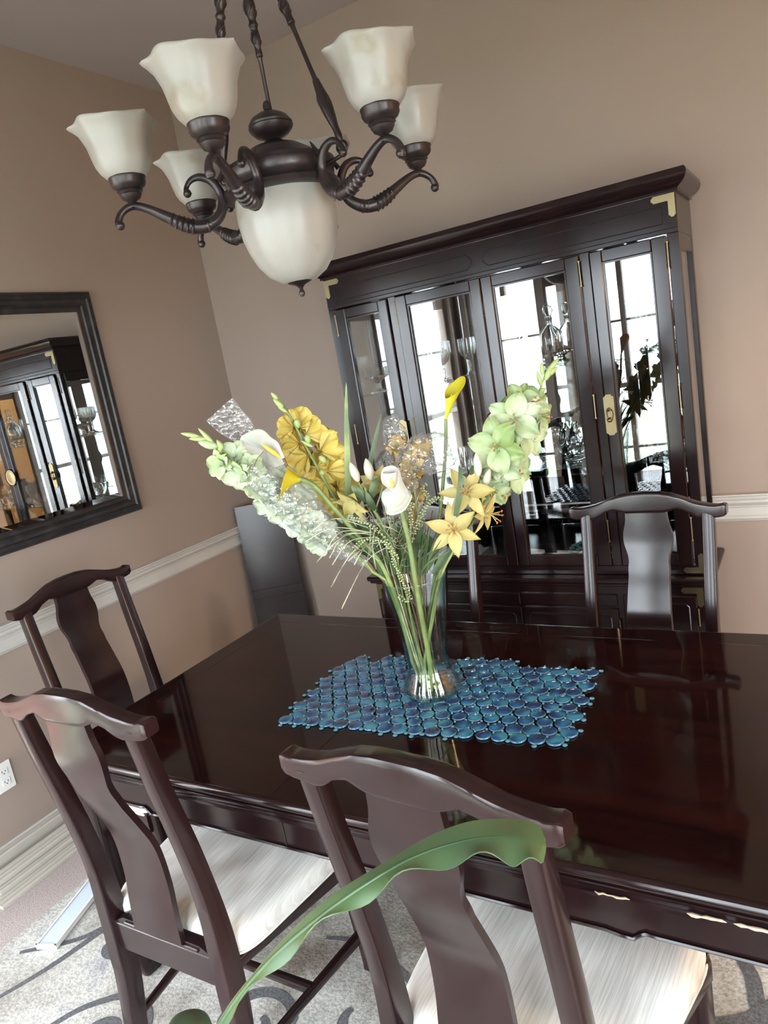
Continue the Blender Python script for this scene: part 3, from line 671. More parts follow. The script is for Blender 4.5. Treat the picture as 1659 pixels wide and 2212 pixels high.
# brass corners
def corner(x, z, sx, sz, L=.060, w=.022, y=HY-.0035, lab=None):
    P = [(0, 0), (L-.006, 0), (L-.006, w*.15), (L, w*.3), (L, w*.7), (L-.006, w*.85), (L-.006, w), (w, w), (w, L-.006), (w*.85, L-.006), (w*.7, L), (w*.3, L), (w*.15, L-.006), (0, L-.006)]
    P = [(x+sx*a, z+sz*b_) for a, b_ in P]
    if sx*sz < 0: P = P[::-1]
    return MB().prism(P, y, y+.004).build('brass_corner', m_brass, cb, 20, world=True)
corner(HX0+.004, 2.040, 1, -1, .075); corner(HX1-.004, 2.040, -1, -1, .075)
corner(HX0+.004, .706, 1, 1, .075); corner(HX1-.004, .706, -1, 1, .075)
corner(.984, .660, 1, -1, .075, y=-.3885); corner(2.398, .660, -1, -1, .075, y=-.3885)
# base: two drawers-like fields and four doors
def base_panel(name, x0, x1, z0, z1, inset=.028, hinge=None):
    d = MB(); d.box(x0, x1, -.395, -.380, z0, z1, .003)
    o_ = d.build(name, m_wood, cb, 30, world=True)
    r = MB(); k = .012
    P = [(x0+inset+k, z0+inset), (x1-inset-k, z0+inset), (x1-inset, z0+inset+k), (x1-inset, z1-inset-k), (x1-inset-k, z1-inset), (x0+inset+k, z1-inset), (x0+inset, z1-inset-k), (x0+inset, z0+inset+k)]
    r.tube([(x, -.3955, z) for x, z in P+[P[0]]], .004, 6, cap=False); r.build('panel_bead', m_wood, o_, 40, world=True)
    if hinge is not None:
        for z in (z0+.08, z1-.08):
            MB().tube([(hinge, -.397, z-.035), (hinge, -.397, z+.035)], .0035, 8).build('hinge', m_brass, o_, 40, world=True)
base_panel('cabinet_door', 1.010, 1.290, .11, .628, hinge=1.006); base_panel('cabinet_door', 2.110, 2.375, .11, .628, hinge=2.379)
for (z0, z1) in ((.585, .630), (.36, .575), (.11, .35)):
    pass
base_panel('cabinet_door', 1.300, 1.688, .11, .570, hinge=1.296); base_panel('cabinet_door', 1.694, 2.085, .11, .570, hinge=2.089)
for (x0, x1) in ((1.300, 1.688), (1.694, 2.085)):
    d = MB(); d.box(x0, x1, -.395, -.380, .580, .630, .003); o_ = d.build('drawer', m_wood, cb, 30, world=True)

# ---- glassware on the shelves
def goblet(label, group):
    t = thing('crystal_goblet', label, 'goblet', (0, 0, 0), 0, group)
    def fl(r, z, an, i):
        return (r*(1+.05*math.cos(12*an)) if 5 < i < 14 else r), z
    p = [(.0002, .0), (.033, .0), (.034, .003), (.018, .008), (.006, .018), (.0048, .035), (.008, .045), (.0052, .055), (.006, .072), (.020, .084), (.033, .100), (.039, .120), (.040, .145), (.039, .172), (.0375, .172), (.038, .145), (.036, .120), (.028, .102), (.012, .090), (.0003, .088)]
    MB().lathe(p, 36, mod=fl).build('glass_body', m_water, t, 40); return t
g0 = goblet('cut crystal goblet, front one on the upper shelf behind the right door', 'crystal goblets on the upper shelf'); g0.location = (2.240, -.19, 1.5285)
dup(g0, None, (2.305, -.13, 1.5285), 0, 'cut crystal goblet at the far right of the upper shelf, behind its twin')
dup(g0, None, (1.210, -.18, 1.5285), 0, 'cut crystal goblet on the upper shelf behind the leftmost narrow door')
dup(g0, None, (1.395, -.17, 1.5285), 0, 'cut crystal goblet at the left edge of the upper shelf behind the second door')
dup(g0, None, (1.135, -.12, 1.5285), 0, 'cut crystal goblet on the upper shelf, deepest in the leftmost bay')
def bottle(label):
    t = thing('glass_decanter', label, 'decanter', (0, 0, 0), 0, 'decanters on the raised stand')
    MB().lathe([(.0002, 0), (.042, 0), (.045, .006), (.045, .075), (.041, .092), (.026, .108), (.012, .118), (.011, .130), (.015, .134), (.0135, .134), (.009, .130), (.009, .118), (.023, .105), (.037, .090), (.041, .074), (.041, .010), (.0002, .006)], 32).build('glass_body', m_glass, t, 40)
    s_ = MB(); s_.lathe([(.0002, .118), (.0085, .120), (.010, .134), (.013, .150), (.013, .153), (.0002, .153)], 16)
    s_.tube([(.016*math.sin(a), 0, .178-.024*math.cos(a)) for a in [2*PI*k/24 for k in range(25)]], .0035, 8, cap=False)
    s_.build('stopper', m_glass, t, 40); return t
st = thing('cake_stand', 'low glass pedestal stand carrying two decanters on the upper shelf', 'stand', (1.832, -.17, 1.5285))
MB().lathe([(.0002, 0), (.040, 0), (.042, .004), (.022, .010), (.016, .020), (.022, .030), (.060, .034), (.105, .036), (.108, .041), (.0002, .040)], 40).build('glass_body', m_glass, st, 40)
b0 = bottle('clear glass decanter with ring stopper, left one on the pedestal stand'); b0.location = (1.793, -.19, 1.5705)
dup(b0, None, (1.878, -.16, 1.5705), .3, 'clear glass decanter with ring stopper, right one on the pedestal stand')
def cut_bowl(label, r=.09, h=.085):
    t = thing('crystal_bowl', label, 'bowl')
    def fl(rr, z, an, i):
        k = .05*abs(math.sin(10*an+z*60)) if 2 < i < 9 else 0; zz = z+(.006*abs(math.sin(8*an)) if 7 < i < 11 else 0)
        return rr*(1+k), zz
    p = [(.0002, 0), (.4, 0), (.42, .06), (.5, .15), (.72, .35), (.88, .55), (.96, .75), (1.0, .9), (1.02, 1.0), (.98, 1.0), (.93, .8), (.82, .52), (.6, .3), (.3, .2), (.0002, .18)]
    MB().lathe([(a*r, c_*h) for a, c_ in p], 60, mod=fl).build('glass_body', m_water, t, 25); return t
bw = cut_bowl('large cut crystal bowl on the lower shelf behind the third door'); bw.location = (1.93, -.18, 1.1305)
bw2 = cut_bowl('pinwheel cut crystal bowl stacked behind the large one on the lower shelf', .075, .12); bw2.location = (1.80, -.13, 1.1305)
def coupe(label, loc, r=.045, h=.11):
    t = thing('sherbet_glass', label, 'glass', loc, 0, 'sherbet glasses on the lower shelf')
    MB().lathe([(.0002, 0), (.030, 0), (.030, .003), (.008, .010), (.005, .025), (.006, .045), (.022, .056), (r*.9, .075), (r, h), (r-.002, h), (r*.86, .077), (.020, .060), (.0002, .055)], 32).build('glass_body', m_glass, t, 40); return t
for i, (x, y, lb) in enumerate([(2.165, -.24, 'small clear stemmed sherbet glass by the brass latch on the lower shelf'), (2.215, -.15, 'small clear stemmed sherbet glass in the second row of the lower shelf'), (2.270, -.22, 'small clear stemmed sherbet glass at mid shelf behind the right door'), (2.325, -.25, 'small clear stemmed sherbet glass at the right end of the lower shelf'), (2.330, -.14, 'small clear stemmed sherbet glass in the back right corner of the lower shelf'), (2.14, -.12, 'small clear stemmed sherbet glass hidden deepest behind the right door stile')]):
    coupe(lb, (x, y, 1.1305))
for i, (x, y, lb) in enumerate([(2.225, -.095, 'clear hexagonal glass plate on edge, front one of the lower shelf pair'), (2.285, -.07, 'clear hexagonal glass plate on edge, rear one of the lower shelf pair')]):
    t = thing('glass_plate', lb, 'plate', (x, y, 1.1305), 0, 'glass plates standing on the lower shelf')
    P = [(.070*math.cos(a), .070+.070*math.sin(a)) for a in [PI/8+2*PI*k/8 for k in range(8)]]; zmin = min(z for _, z in P)
    MB().prism([(a, z-zmin) for a, z in P], -.003, .003).build('glass_body', m_glass, t, 20)
for i, (x, y, lb) in enumerate([(1.43, -.15, 'clear ribbed tumbler at the left of the lower shelf behind the second door'), (1.50, -.20, 'clear ribbed tumbler in the middle of the lower shelf behind the second door'), (1.57, -.14, 'clear ribbed tumbler at the right of the lower shelf behind the second door')]):
    t = thing('glass_tumbler', lb, 'glass', (x, y, 1.1305), 0, 'tumblers on the lower shelf')
    MB().lathe([(.0002, 0), (.028, 0), (.030, .005), (.035, .10), (.033, .10), (.028, .010), (.0002, .008)], 24, mod=lambda r, z, an, i: (r*(1+.03*math.cos(12*an)), z)).build('glass_body', m_water, t, 40)
# left bay, seen in the wall mirror
t = thing('crystal_compote', 'footed crystal compote on the upper shelf near the left glass side', 'bowl', (1.075, -.21, 1.5285))
MB().lathe([(.0002, 0), (.04, 0), (.04, .004), (.012, .015), (.010, .04), (.025, .055), (.055, .07), (.062, .11), (.060, .11), (.052, .075), (.0002, .062)], 40, mod=lambda r, z, an, i: (r*(1+.04*math.cos(10*an)), z)).build('glass_body', m_water, t, 40)
t = cut_bowl('cut crystal bowl on the lower shelf near the left glass side', .075, .09); t.location = (1.11, -.20, 1.1305)
t = thing('white_pitcher', 'small white china pitcher at the left end of the cabinet floor', 'pitcher', (1.13, -.17, .7355))
MB().lathe([(.0002, 0), (.04, 0), (.055, .04), (.058, .08), (.04, .14), (.032, .17), (.042, .19), (.040, .19), (.029, .17), (.0002, .16)], 32).build('china_body', m_white_china, t, 40)
MB().tube([(.04, 0, .15), (.075, 0, .15), (.085, 0, .11), (.055, 0, .07)], .006, 8).build('handle', m_white_china, t, 40)
t = thing('dark_vase', 'round dark pottery vase on the lower shelf behind the third door', 'vase', (2.005, -.10, 1.1305))
MB().lathe([(.0002, 0), (.03, 0), (.055, .04), (.062, .08), (.05, .12), (.025, .15), (.03, .165), (.027, .165), (.02, .15), (.0002, .14)], 32).build('pottery_body', m_darkvase, t, 40)
t = thing('pebble_dish', 'heap of teal glass pebbles on the floor of the cabinet behind the third door', 'dish', (1.96, -.19, .7355))
MB().lathe([(.0002, 0), (.06, 0), (.115, .020), (.118, .024), (.112, .023), (.06, .006), (.0002, .005)], 32).build('dish_body', m_glass, t, 40)
q = MB(); rr = random.Random(3)
for i in range(90):
    a = rr.uniform(0, 2*PI); r = .105*math.sqrt(rr.random()); q.sphere((r*math.cos(a), r*math.sin(a), .018+.030*(1-(r/.11)**2)*rr.random()+.004), .0095, 8, 5, (1, 1, .6))
tag(q.build('pebbles', m_pebble, t, 60), kind='stuff')

# ------------------------------------------------------------------ spare table leaf in the corner
bd = thing('table_leaf_board', 'spare dark glossy table leaf leaning upright across the room corner', 'board', (.20, -.16, 0))
A0, A1 = Vector((.020, -.185, 1.025)), Vector((.262, -.030, 1.025))
dvec = (A1-A0).normalized(); nrm = Vector((dvec.y, -dvec.x, 0))      # towards the room
off = nrm*.075
q = MB(); Wd = .305; th = .026
def bp(u, z, t_): return A0+dvec*(u*.288)+off*(1-z/1.025)+nrm*t_+Vector((0, 0, z-1.025))
vs = [bp(u, z, t_) for u in (0, 1) for z in (.004, 1.025) for t_ in (-.0, th)]
q.add(vs, [(0, 1, 3, 2), (4, 6, 7, 5), (0, 4, 5, 1), (2, 3, 7, 6), (0, 2, 6, 4), (1, 5, 7, 3)])
q.build('leaf_panel', m_chair, bd, 0, world=True)
q = MB()
for z in (.55, .50):
    q.tube([bp(.02, z, th+.0005), bp(.98, z, th+.0005)], .0015, 6)
q.build('groove', m_groove, bd, 0, world=True)

# ------------------------------------------------------------------ wall mirror
MY0, MY1, MZ0, MZ1 = -1.93, -.800, 1.178, 2.187
mr = thing('wall_mirror', 'large mirror in a wide black frame hanging on the left wall', 'mirror', (0, (MY0+MY1)/2, MZ0))
prf = [(.0, .004), (.0, .020), (.006, .030), (.014, .036), (.030, .036), (.036, .030), (.050, .026), (.060, .028), (.066, .022), (.080, .018), (.088, .012)]
q = MB(); vs = []; fs = []
for d, x in prf: vs += [(x, MY0+d, MZ0+d), (x, MY1-d, MZ0+d), (x, MY1-d, MZ1-d), (x, MY0+d, MZ1-d)]
for i in range(len(prf)-1):
    for k in range(4): fs.append((i*4+k, i*4+(k+1) % 4, (i+1)*4+(k+1) % 4, (i+1)*4+k))
q.add(vs, fs); q.build('frame', m_black, mr, 25, world=True)
q = MB(); d0, d1_ = .086, .108
vs = [(.0135, MY0+d0, MZ0+d0), (.0135, MY1-d0, MZ0+d0), (.0135, MY1-d0, MZ1-d0), (.0135, MY0+d0, MZ1-d0), (.0155, MY0+d1_, MZ0+d1_), (.0155, MY1-d1_, MZ0+d1_), (.0155, MY1-d1_, MZ1-d1_), (.0155, MY0+d1_, MZ1-d1_)]
vs += [(.006, v[1], v[2]) for v in vs[:4]]
q.add(vs, [(4, 5, 6, 7)]+[(k, (k+1) % 4, 4+(k+1) % 4, 4+k) for k in range(4)]+[(8+k, 8+(k+1) % 4, (k+1) % 4, k) for k in range(4)]+[(11, 10, 9, 8)])
q.build('mirror_glass', m_mirror, mr, 0, world=True)

# ------------------------------------------------------------------ outlet, mouldings, strip on the floor
ot = thing('wall_outlet', 'white double electrical outlet low on the left wall', 'outlet', (0, -1.745, .345))
q = MB(); q.box(.0005, .006, -.036, .036, -.058, .058, .003); q.build('cover_plate', m_plastic, ot, 30)
for z in (-.021, .021):
    q = MB(); q.box(.006, .0085, -.017, .017, z-.014, z+.014, .003); s_ = q.build('socket', m_plastic, ot, 30)
    k = MB(); k.box(.0085, .0088, -.008, -.0055, z-.002, z+.007); k.box(.0085, .0088, .0055, .008, z-.002, z+.006); k.sphere((.0086, 0, z-.007), .0024); k.build('slots', m_slot, s_, 0)
def stick(name, prof, y0, y1, x0, z0, rz, label):
    t = thing(name, label, 'moulding', (x0, y0, z0), rz, 'spare mouldings lying along the left wall')
    MB().prism(prof, 0, y1-y0, 'xz').build('profile_strip', m_light, t, 20); return t
flat = [(0, 0), (.012, 0), (.012, .085), (.009, .090), (0, .090)]
casing = [(0, 0), (.070, 0), (.070, .010), (.062, .016), (.052, .012), (.040, .018), (.030, .014), (.018, .020), (.006, .018), (0, .012)]
stick('moulding_board', flat, -2.02, -.75, .020, .001, 0, 'white flat moulding board standing on edge against the baseboard')
stick('moulding_board', flat, -1.99, -.78, .040, .001, 0, 'white flat moulding board standing on edge, second from the wall')
stick('moulding_board', casing, -1.97, -.72, .062, .0005, 0, 'white ribbed moulding lying on the carpet, inner one at the bottom of the pile')
stick('moulding_board', casing, -1.99, -.76, .155, .0005, .02, 'white ribbed moulding lying on the carpet, outermost of the pile')
stick('moulding_board', casing, -1.96, -.80, .105, .0225, .01, 'white ribbed moulding lying on top of the two floor ones')
stick('moulding_board', casing, -1.975, -.74, .080, .0440, .005, 'white ribbed moulding lying uppermost on the whole pile')
ls = thing('plastic_strip', 'white plastic track with pale blue face lying on the rug by the left chair', 'strip', (.585, -2.06, .014), .33)
q = MB(); q.box(-.038, .038, 0, .62, 0, .014, .002); q.box(-.038, -.032, 0, .62, .014, .019); q.box(.032, .038, 0, .62, .014, .019); q.box(-.038, .038, 0, .006, .014, .019); q.build('track', m_plastic, ls, 20)
MB().box(-.031, .031, .007, .615, .0135, .0155).build('blue_face', m_strip, ls, 0)

# ------------------------------------------------------------------ chandelier
CHX, CHY = 1.677, -1.52
cl = thing('chandelier', 'bronze chandelier with six white glass shades and a central bowl, hanging over the table', 'chandelier', (CHX, CHY, 1.856))
def cz(z): return z-1.856
q = MB()
q.lathe([(.0002, cz(2.236)), (.016, cz(2.232)), (.030, cz(2.222)), (.064, cz(2.210)), (.092, cz(2.192)), (.108, cz(2.176)), (.128, cz(2.173)), (.140, cz(2.167)), (.142, cz(2.158)), (.136, cz(2.152)), (.133, cz(2.128)), (.137, cz(2.121)), (.144, cz(2.115)), (.145, cz(2.105)), (.135, cz(2.100)), (.120, cz(2.099)), (.110, cz(2.11)), (.0002, cz(2.12))], 64)
q.build('ring_body', m_bronze, cl, 40)
q = MB(); q.lathe([(.0002, cz(2.226)), (.016, cz(2.226)), (.020, cz(2.232)), (.040, cz(2.240)), (.052, cz(2.252)), (.055, cz(2.259)), (.052, cz(2.262)), (.054, cz(2.266)), (.044, cz(2.280)), (.026, cz(2.290)), (.013, cz(2.293)), (.009, cz(2.298)), (.0105, cz(2.306)), (.007, cz(2.316)), (.0002, cz(2.320))], 48); q.build('ball_finial', m_bronze, cl, 40)
def bowlmod(r, z, an, i): return r*(1+.028*abs(math.cos(4*an))-.01), z
q = MB(); q.lathe([(.116, cz(2.112)), (.121, cz(2.09)), (.122, cz(2.05)), (.118, cz(2.01)), (.108, cz(1.975)), (.093, cz(1.942)), (.072, cz(1.915)), (.046, cz(1.898)), (.022, cz(1.892)), (.0002, cz(1.890))], 64, mod=bowlmod); q.build('glass_bowl', m_shade, cl, 60)
q = MB(); q.lathe([(.0002, cz(1.858)), (.004, cz(1.858)), (.0075, cz(1.863)), (.0075, cz(1.870)), (.004, cz(1.876)), (.006, cz(1.880)), (.012, cz(1.886)), (.028, cz(1.892)), (.040, cz(1.899)), (.040, cz(1.903)), (.0002, cz(1.9))], 32); q.build('bottom_finial', m_bronze, cl, 40)
ARM = [(.228, 2.128), (.229, 2.143), (.214, 2.160), (.190, 2.164), (.165, 2.150), (.150, 2.115), (.162, 2.076), (.200, 2.054), (.245, 2.060), (.290, 2.086), (.330, 2.109), (.362, 2.117), (.388, 2.104), (.399, 2.085), (.396, 2.074)]
ARAD = [.010, .006, .007, .009, .0105, .011, .013, .016, .017, .013, .010, .009, .008, .009, .010]
def shademod(r, z, an, i):
    k = max(0, (i-9))/4.0
    rr = r*(1+.012*math.cos(8*an))*(1+.12*k*max(0, math.cos(1.5*an+.2))**36+.02*k*math.cos(8*an)); zz = z+.0035*k*math.cos(4*an)-.002*k
    return rr, zz
SP = [(.036, 0), (.046, .005), (.056, .016), (.063, .030), (.067, .045), (.070, .060), (.073, .074), (.078, .086), (.082, .095), (.086, .103), (.090, .108), (.093, .113), (.095, .117), (.094, .120)]
for k in range(6):
    az = 3.937+k*PI/3; ca, sa = math.cos(az), math.sin(az)
    P = spl([(r*ca, r*sa, cz(z), w) for (r, z), w in zip(ARM, ARAD)], 5)
    q = MB(); q.tube([p[:3] for p in P], [p[3] for p in P], 12)
    # cast leaf ridges round the low bend
    for (r, z, rd, tl) in ((.188, 2.058, .0155, -.4), (.197, 2.0545, .0175, -.15), (.206, 2.053, .0165, 0), (.232, 2.056, .0200, .2), (.243, 2.0595, .0195, .3), (.254, 2.0645, .0190, .4), (.265, 2.070, .0180, .45), (.276, 2.077, .0165, .5)):
        q.lathe([(rd*.82, -.004), (rd*1.02, 0), (rd*.82, .004)], 12, (r*ca, r*sa, cz(z)), (ca*math.cos(tl), sa*math.cos(tl), math.sin(tl)))
    q.sphere((.229*ca, .229*sa, cz(2.131)), .010, 10, 6)
    q.sphere((.397*ca, .397*sa, cz(2.078)), .011, 10, 6)
    # leaf tip on the scroll
    q.tube([(.150*ca, .150*sa, cz(2.150)), (.135*ca, .135*sa, cz(2.175)), (.128*ca, .128*sa, cz(2.186))], [.007, .004, .001], 8)
    # bracket to the ring
    q.tube([(.120*ca, .120*sa, cz(2.125)), (.152*ca, .152*sa, cz(2.112))], .010, 10)
    a_ = q.build('arm', m_bronze, cl, 50)
    q = MB(); q.lathe([(.0002, cz(2.108)), (.009, cz(2.112)), (.006, cz(2.122)), (.012, cz(2.128)), (.020, cz(2.132)), (.026, cz(2.142)), (.024, cz(2.144)), (.030, cz(2.149)), (.028, cz(2.153)), (.037, cz(2.159)), (.041, cz(2.166)), (.041, cz(2.175)), (.043, cz(2.178)), (.042, cz(2.181)), (.0002, cz(2.180))], 36, (.358*ca, .358*sa, 0)); c_ = q.build('socket_cup', m_bronze, a_, 45)
    q = MB(); base = Vector((.358*ca, .358*sa, cz(2.177)))
    o0 = len(q.v)
    n_ = 64; prof_in = [(r-.003, z+.0005) for r, z in SP[::-1]][1:]
    q.lathe(SP, n_, base, mod=shademod)
    q.lathe([(r-.0035, z) for r, z in SP], n_, base, mod=shademod)
    # join outer and inner lip
    M_ = len(SP); q.add([], [])
    for j in range(n_):
        j2 = (j+1) % n_; a1 = o0+(M_-1)*n_; a2 = o0+M_*n_+(M_-1)*n_
        q.f.append((a1+j, a1+j2, a2+j2, a2+j)); q.m.append(0)
    q.build('glass_shade', m_shade, a_, 60)
for az, ra in ((math.radians(2), .185), (math.radians(122), .150), (math.radians(207), .138)):
    B = Vector((ra*math.cos(az), ra*math.sin(az), cz(2.175))); Tp = Vector((.012*math.cos(az), .012*math.sin(az), cz(2.80)))
    prof = [(0, .005), (.02, .009), (.05, .009), (.09, .013), (.14, .0165), (.19, .012), (.23, .0085), (.25, .006), (.42, .006), (.44, .010), (.47, .009), (.50, .013), (.53, .010), (.545, .014), (.56, .010), (.60, .016), (.64, .012), (.66, .007), (.80, .006), (.82, .010), (.86, .013), (.90, .010), (.93, .012), (.97, .008), (1.0, .006)]
    prof = [(t_, r*.92) for t_, r in prof]
    P = spl([(*(B.lerp(Tp, t_)), r) for t_, r in prof], 3)
    q = MB(); q.tube([p[:3] for p in P], [max(.003, p[3]) for p in P], 10)
    # twisted ribs over the cast knots
    for (t0, t1, rr_) in ((.09, .20, .0135), (.56, .64, .0145), (.47, .53, .011)):
        for ph in (0, 2.1, 4.2):
            pts = []
            for i in range(9):
                t_ = t0+(t1-t0)*i/8; c_ = B.lerp(Tp, t_); a = ph+i*.35; rr2 = rr_*math.sin(PI*(.12+.76*i/8))
                pts.append(c_+Vector((math.cos(a)*rr2, math.sin(a)*rr2, 0)))
            q.tube(pts, .003, 6)
    # hook ring onto the body
    q.tube([B+Vector((math.cos(az)*0.0, math.sin(az)*0.0, -.012))+Vector((math.cos(az)*.013*math.sin(a), math.sin(az)*.013*math.sin(a), -.013*math.cos(a))) for a in [2*PI*k/16 for k in range(17)]], .0035, 6, cap=False)
    q.tube([B+Vector((0, 0, -.028)), Vector((.128*math.cos(az), .128*math.sin(az), cz(2.135)))], .005, 8)
    q.build('suspension_rod', m_bronze, cl, 50)
q = MB(); q.lathe([(.0002, cz(2.77)), (.012, cz(2.77)), (.026, cz(2.79)), (.030, cz(2.81)), (.018, cz(2.83)), (.010, cz(2.86)), (.0002, cz(2.87))], 24); q.build('top_hub', m_bronze, cl, 40)
q = MB(); z = 2.865
while z < 3.13:
    fl_ = int((z-2.865)/.028) % 2
    q.tube([(.011*math.sin(a)*(1-fl_), .011*math.sin(a)*fl_, cz(z+.017)-.019*math.cos(a)) for a in [2*PI*k/12 for k in range(13)]], .003, 6, cap=False); z += .028
q.build('chain', m_bronze, cl, 50)
MB().lathe([(.0002, cz(3.115)), (.012, cz(3.115)), (.05, cz(3.135)), (.065, cz(3.16)), (.066, cz(3.1725)), (.0002, cz(3.1725))], 32).build('ceiling_canopy', m_bronze, cl, 40)

# ------------------------------------------------------------------ placemat of glass discs
pm = thing('placemat', 'blue glass disc placemat lying under the flower vase', 'placemat', (1.868, -1.505, .7605), .085)
cells = []; SPx, SPy = .0435, .0385
rr = random.Random(5)
nx, ny = 18, 11
for j in range(ny):
    for i in range(nx):
        x = (i-(nx-1)/2)*SPx+(SPx/2 if j % 2 else 0)-.01+rr.uniform(-.002, .002); y = (j-(ny-1)/2)*SPy+rr.uniform(-.002, .002)
        y += -.02*((i-(nx-1)/2)/9.0)*0
        if (j == ny-1 and rr.random() < .3) or (j == 0 and i > 11 and i < 15 and False): continue
        cells.append((x, y, rr.choice([.0212, .0205, .0198, .0215])))
def disc(mb, x, y, r, h=.0075):
    mb.cur = 1; mb.lathe([(r*.90, .0), (r*.99, .0012), (r, .0030), (r*.97, .0048), (r*.90, .0060)], 18, (x, y, 0), capb=True)
    mb.cur = 0; mb.lathe([(r*.90, .0060), (r*.80, .0060), (r*.5, .0072), (r*.25, .0077), (.0001, .0079)], 18, (x, y, 0))
camloc = Vector((CX, CY, 0)); mw = Matrix.Translation((1.868, -1.505, 0)) @ Matrix.Rotation(.085, 4, 'Z')
cells.sort(key=lambda c_: ((mw @ Vector((c_[0], c_[1], 0)))-camloc).length)
base_mesh = {}
for c_ in cells[:99]:
    key = c_[2]
    if key not in base_mesh:
        q = MB(); disc(q, 0, 0, key); o_ = q.build('glass_disc', [m_bead, m_beadrim], pm, 60); base_mesh[key] = o_.data
    else:
        o_ = bpy.data.objects.new('glass_disc', base_mesh[key]); COL.objects.link(o_); o_.parent = pm
    o_.location = (c_[0], c_[1], 0); o_.rotation_euler = (0, 0, rr.uniform(0, 6))
q = MB()
for x, y, r in cells[99:]: disc(q, x, y, r)
tag(q.build('glass_discs', [m_bead, m_beadrim], pm, 60), kind='stuff')
q = MB()
for x, y, r in cells:
    for a in (PI/2, PI/6):
        q.sphere((x+.0245*math.cos(a+.0), y+.0245*math.sin(a), .0035), .0036, 8, 6)
    
edgepts = []
for x, y, r in cells:
    if y < -(ny-1)/2*SPy+.01 or y > (ny-1)/2*SPy-.03 or abs(x+.01) > (nx-1)/2*SPx-.03:
        for a in [k*PI/3+PI/2 for k in range(6)]:
            xx, yy = x+.028*math.cos(a), y+.028*math.sin(a)
            if all((xx-c_[0])**2+(yy-c_[1])**2 > .023**2 for c_ in cells): q.lathe([(.0001, 0), (.0055, .001), (.0065, .003), (.0052, .0045), (.003, .0055), (.0001, .006)], 12, (xx, yy, 0)) if rr.random() < .55 else None
tag(q.build('small_beads', m_bead2, pm, 60), kind='stuff')

# ------------------------------------------------------------------ vase
VX, VY, VZ = 1.852, -1.505, .7685
vs_ = thing('flower_vase', 'tall clear aqua-tinted glass vase with flared foot on the blue placemat', 'vase', (VX, VY, VZ))
q = MB()
out = [(.0002, .0), (.066, .0), (.076, .004), (.080, .014), (.077, .030), (.068, .050), (.060, .066), (.057, .078), (.057, .090), (.060, .13), (.064, .18), (.069, .23), (.076, .28), (.083, .322), (.085, .330)]
inn = [(r-.0032, max(.008, z)) for r, z in out[3:]]
q.lathe(out+[(.0845, .332)]+inn[::-1]+[(.0002, .010)], 56); q.build('glass_body', m_vase, vs_, 60)

# ------------------------------------------------------------------ flowers
INVASE[0] = True
def petal_patch(q, c, d, L, Wd, up, curl=.5, cup=.15, ruf=.0, nu=6, nv=8, pw=.6, tip=.0, seed=0, base=.18):
    """one petal growing from c along d, bending away from 'up' """
    d = Vector(d).normalized(); up = Vector(up); up = (up-d*up.dot(d)).normalized(); s_ = d.cross(up)
    def fn(u, v):
        w = Wd*(base*(1-v)+math.sin(PI*min(1, v**pw*(.93 if tip == 0 else 1.0)))**.8*(1-.0*v))
        if tip: w *= (1-v**3*tip)
        x = (u*2-1)
        bend = curl*v*v*L; fwd = v*L*(1-.25*abs(curl)*v)
        rf = ruf*Wd*math.sin(9*u+seed*3.1+v*2)*v*v
        return Vector(c)+d*fwd+s_*(x*w)-up*(bend)+up*(cup*Wd*x*x*(1-.2*v)+rf)
    q.grid(fn, nu, nv)
def bloom(q, c, face, R_, n=6, curl=.35, open_=.75, Wd=None, ruf=.25, seed=0, cup=.25, pw=.6, tip=0.0, nu=6, nv=7):
    """open flower with n petals in two whorls, facing 'face'"""
    face = Vector(face).normalized(); a = Vector((0, 0, 1)) if abs(face.z) < .9 else Vector((1, 0, 0)); e1 = face.cross(a).normalized(); e2 = e1.cross(face)
    Wd = Wd or R_*.42; r_ = random.Random(seed)
    for k in range(n):
        an = 2*PI*k/n+seed*.7+r_.uniform(-.08, .08); rad = e1*math.cos(an)+e2*math.sin(an)
        d = rad*open_+face*(1-open_+ (.12 if k % 2 else 0))
        petal_patch(q, Vector(c)-face*R_*.15+rad*R_*.03, d, R_*r_.uniform(.95, 1.05), Wd*(1.0 if k % 2 else .82), face, curl, cup, ruf, seed=seed+k, pw=pw, tip=tip, nu=nu, nv=nv)
def stamens(q, c, face, L, n=6, r=.0011, an_r=.0022):
    face = Vector(face).normalized(); a = Vector((0, 0, 1)) if abs(face.z) < .9 else Vector((1, 0, 0)); e1 = face.cross(a).normalized(); e2 = e1.cross(face)
    for k in range(n):
        an = 2*PI*k/n; rad = e1*math.cos(an)+e2*math.sin(an); tipp = Vector(c)+face*L+rad*L*.45
        q.cur = 0; q.tube([c, Vector(c)+face*L*.5+rad*L*.12, tipp], r, 5); q.cur = 1; q.tube([tipp-rad*.003, tipp+rad*.003+face*.001], an_r, 6)
    q.cur = 0
def budmesh(q, a, b_, r, n=10):
    a, b_ = Vector(a), Vector(b_); P = [(a.lerp(b_, t_), r*k) for t_, k in ((0, .35), (.15, .75), (.35, 1), (.6, .92), (.8, .62), (.93, .3), (1, .05))]
    q.tube([p for p, _ in P], [k for _, k in P], n)
def stem_path(pts3, n=6): return [p for p in spl([tuple(p) for p in pts3], n)]
def base_in_vase(ox, oy, z=.012): return Vector((VX+ox, VY+oy, VZ+z))
def rimpt(px, d): return at(px, 1232, d)
